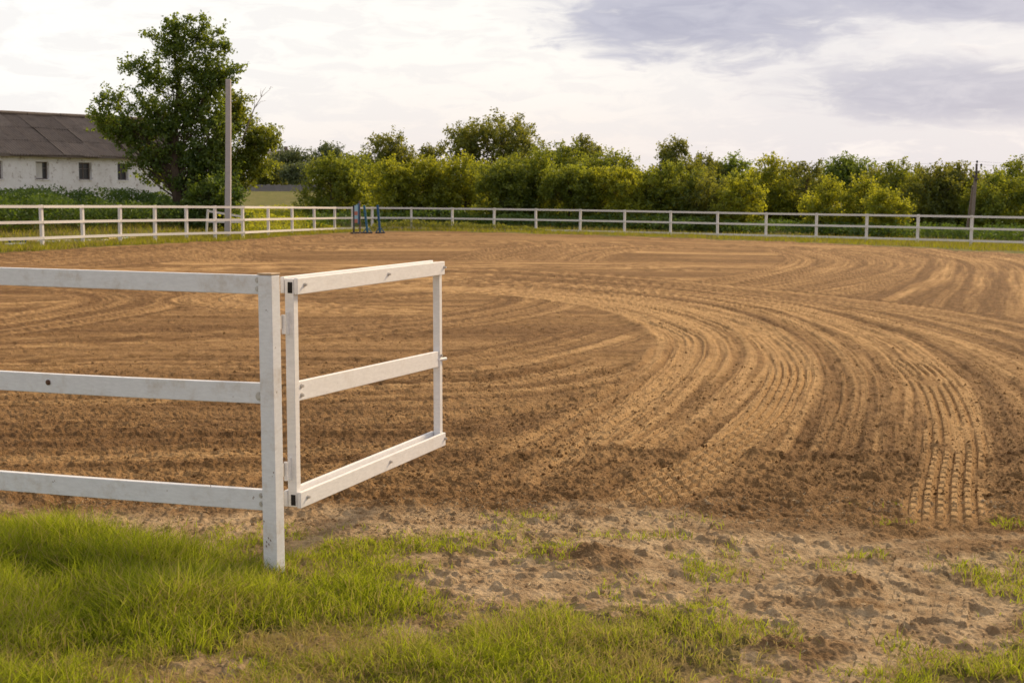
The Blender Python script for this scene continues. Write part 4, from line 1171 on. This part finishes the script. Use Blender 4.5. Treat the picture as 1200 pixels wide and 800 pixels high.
def jump_wing():
    d = 67.2; s = d / FPX
    x0, x1 = X_of(414.3, d), X_of(420.9, d + .25); zb = gz1((x0 + x1) / 2, d)
    org = ((x0 + x1) / 2, d, zb)
    root = empty('jump_wing', org, 'painted jump wing in faded blue and red, left of the slim blue stands', 'jump stand')
    a, b = np.array([x0, d, zb]), np.array([x1, d + .5, zb])
    zl = at(414, 240.5, d)[2] - zb; zr_ = at(420, 235.8, d)[2] - zb
    m = MB(); m.beam(a + [0, 0, .03], a + [0, 0, zl], .07, .07, up=(0, 1, 0)); m.build('post', M_navy, root, org)
    m = MB(); m.beam(b + [0, 0, .03], b + [-.02, 0, zr_], .075, .075, up=(0, 1, 0)); m.build('post', M_brown, root, org)
    for q in (a, b):
        m = MB(); m.beam(q + [-.03, -.38, .028], q + [.03, .38, .028], .08, .055); m.build('foot', M_navy, root, org)
        m = MB(); m.beam(q + [-.16, 0, .028], q + [-.041, 0, .028], .08, .05); m.beam(q + [.041, 0, .028], q + [.16, 0, .028], .08, .05); m.build('foot', M_navy, root, org)
    u = (b - a); u[2] = 0
    # boards of the wing, each its own colour, cut lower towards the post on the right
    for k, (f0, f1, zlo, zhi, mt) in enumerate(((.10, .36, .62, zl - .02, M_lblue), (.37, .63, .52, zl + .02, M_lblue), (.64, .90, .44, zl + .08, M_blue))):
        p, q = a + u * f0, a + u * f1
        m = MB(); m.beam((p + q) / 2 + [0, -.01, zlo], (p + q) / 2 + [0, -.01, zhi], .025, np.linalg.norm(q - p) , up=u); m.build('board', mt, root, org)
    for zlo, zhi in ((.86, 1.04), (.50, .68)):
        p, q = a + u * .12, a + u * .62
        m = MB(); m.beam((p + q) / 2 + [0, -.028, zlo], (p + q) / 2 + [0, -.028, zhi], .012, np.linalg.norm(q - p), up=u); m.build('painted_band', M_red, root, org)
jump_wing()

def jump_stand(pxt, pxb, yt, d, label, mt):
    xb = X_of(pxb, d); zb = gz1(xb, d); t = at(pxt, yt, d); org = (xb, d, zb)
    root = empty('jump_stand', org, label, 'jump stand', 'slim blue jump stands')
    m = MB(); m.beam((xb, d, zb + .05), t, .105, .09, up=(0, 1, 0)); p = m.build('upright', mt, root, org, .006)
    m = MB(); m.beam((xb - .22, d - .02, zb + .03), (xb + .24, d + .02, zb + .03), .08, .055); m.build('foot', M_navy, root, org, .005)
    m = MB(); m.beam((xb, d - .34, zb + .031), (xb, d - .042, zb + .031), .08, .055); m.beam((xb, d + .042, zb + .031), (xb, d + .34, zb + .031), .08, .055); m.build('foot', M_navy, root, org, .005)
    for s in (-1, 1):
        m = MB(); m.beam((xb + s * .19, d, zb + .06), (xb + s * .055, d, zb + .24), .045, .045, up=(0, 1, 0)); m.build('strut', mt, root, org)
    for k in range(5):
        u = .35 + .12 * k; c = np.array([xb, d, zb]) * (1 - u) + t * u
        m = MB(); m.tube([c + [0, -.050, 0], c + [0, -.056, 0]], .014, 6); m.build('cup_hole_shade', M_opening_shade, p, org)  # raised dark discs, the shade of a hole given as colour
jump_stand(426.7, 430.2, 240.5, 67.4, 'lighter blue slim jump stand, the nearer to the painted wing', mat_plain('worn_blue_paint', (.03, .125, .21), .3, 14, .5))
jump_stand(442.4, 445.0, 240.3, 67.4, 'deep blue slim jump stand, the one farther from the painted wing', M_blue)

def ground_pole(pa, pb, bands, label, r=.055):
    a, b = np.array([*g(*pa), 0]), np.array([*g(*pb), 0])
    for q in (a, b): q[2] = gz1(q[0], q[1]) + r + .035
    root = empty('jump_pole', tuple(a), label, 'pole', 'painted jump poles lying on the grass')
    u0 = 0
    for f, mt in bands:
        m = MB(); p, q = a + (b - a) * u0, a + (b - a) * f
        m.tube([p, q], r, 10); m.build('painted_section', mt, root, tuple(a)); u0 = f
ground_pole((10.5, 285.6), (66, 288.2), [(.40, M_blue), (.62, M_yel), (1, M_white2)], 'jump pole with a thick blue left end, leftmost on the grass')
ground_pole((6, 289.2), (30, 289.0), [(1, M_white2)], 'plain white pole lying before the thick blue pole end', .04)
ground_pole((64, 286.6), (126, 284.6), [(.30, M_white2), (.62, M_blue), (.66, M_white2), (.88, M_navy), (1, M_white2)], 'blue and white jump pole lying behind the second fence post from the left')
ground_pole((72, 287.6), (124, 287.4), [(.3, M_white2), (1, M_yel)], 'dull yellow and white pole in the grass just before the blue and white pole', .04)
ground_pole((127, 283.4), (158, 282.0), [(.26, M_yel), (.46, M_brown), (.62, M_white2), (.78, M_lblue), (1, M_yel)], 'yellow tipped jump pole, rightmost on the grass')

def trestle():
    d = 59.2; org = at(262, 262, d)
    zb = gz1(org[0], d); org = (org[0], d, zb)
    root = empty('jump_trestle', org, 'small white timber trestle half hidden at the foot of the bare pole', 'trestle')
    t = at(243.5, 245.5, d)
    m = MB(); l = at(241.3, 268, d); l[2] = gz1(l[0], d) - .02; m.beam(l, t, .08, .07, up=(0, 1, 0)); m.build('leg', M_white2, root, org)
    t2_ = at(283, 252.5, d + .4); m = MB(); l = at(285, 268, d + .4); l[2] = gz1(l[0], d + .4) - .02; m.beam(l, t2_, .08, .07, up=(0, 1, 0)); m.build('leg', M_white2, root, org)
    m = MB(); m.beam(t + [0, -.08, -.06], t2_ + [0, -.08, -.04], .05, .085); m.build('top_bar', M_white2, root, org)
    m = MB(); m.beam(at(242.5, 259.6, d - .09), at(284, 260.2, d + .31), .05, .085); m.build('lower_bar', M_white2, root, org)
trestle()

# ------------------------------------------------------------------ far board fence and far house
def board_fence():
    d = 150.; p0, p1 = X_of(278, d), X_of(420, d)
    zb = gz1(p0, d); org = (p0, d, zb)
    root = empty('board_fence', org, 'low grey board fence across the far field, behind the pale meadow', 'fence')
    m = MB(); rr = random.Random(8); x = p0
    while x < p1:
        w = rr.uniform(.16, .22); z = gz1(x, d); h = at(340, 216.5, d)[2] - z + rr.uniform(-.06, .06)
        m.box(x, x + w - .015, d + rr.uniform(-.02, .02), d + .03, z - .1, z + h); x += w
    m.build('boards', mat_plain('grey_weathered_boards', (.21, .195, .20), .3, 2, .9), root, org, kind='stuff')
    m = MB(); m.beam((p0, d + .08, gz1(p0, d) + .5), (p1, d + .08, gz1(p1, d) + .5), .06, .1); m.build('cross_rail', M_brown, root, org)
board_fence()

def far_house():
    d = 260.; a, b = at(313, 184, d), at(336, 184, d); zb = gz1(a[0], d); zt = at(320, 182, d)[2]; zr_ = at(320, 177.5, d)[2]
    org = (a[0], d, zb); root = empty('house', org, 'distant house whose grey roof peeps out beside the barn tree', 'house')
    m = MB(); m.box(a[0], b[0], d, d + 7, zb - 1, zt); m.build('wall', mat_plain('far_plaster', (.48, .45, .43), .1, 2, .9), root, org)
    m = MB(); y0, y1, ym = d - .4, d + 7.4, d + 3.5
    m.add([(a[0] - .4, y0, zt), (b[0] + .4, y0, zt), (b[0] + .4, y1, zt), (a[0] - .4, y1, zt), (a[0] - .4, ym, zr_ + .3), (b[0] + .4, ym, zr_ + .3)], [(0, 1, 5, 4), (2, 3, 4, 5), (1, 2, 5), (3, 0, 4), (3, 2, 1, 0)])
    m.build('roof', mat_plain('far_roof', (.26, .235, .235), .15, 2, .9), root, org)
    m = MB(); m.box(a[0] + 2.6, a[0] + 3.2, ym - .3, ym + .3, zr_ - .2, zr_ + 1.0); m.build('chimney', M_brown, root, org)
    for k in range(2):
        m = MB(); m.box(a[0] + .8 + 1.5 * k, a[0] + 1.6 + 1.5 * k, d - .05, d - .002, zt - 1.5, zt - .5); m.build('window', M_opening_shade, root, org)
far_house()
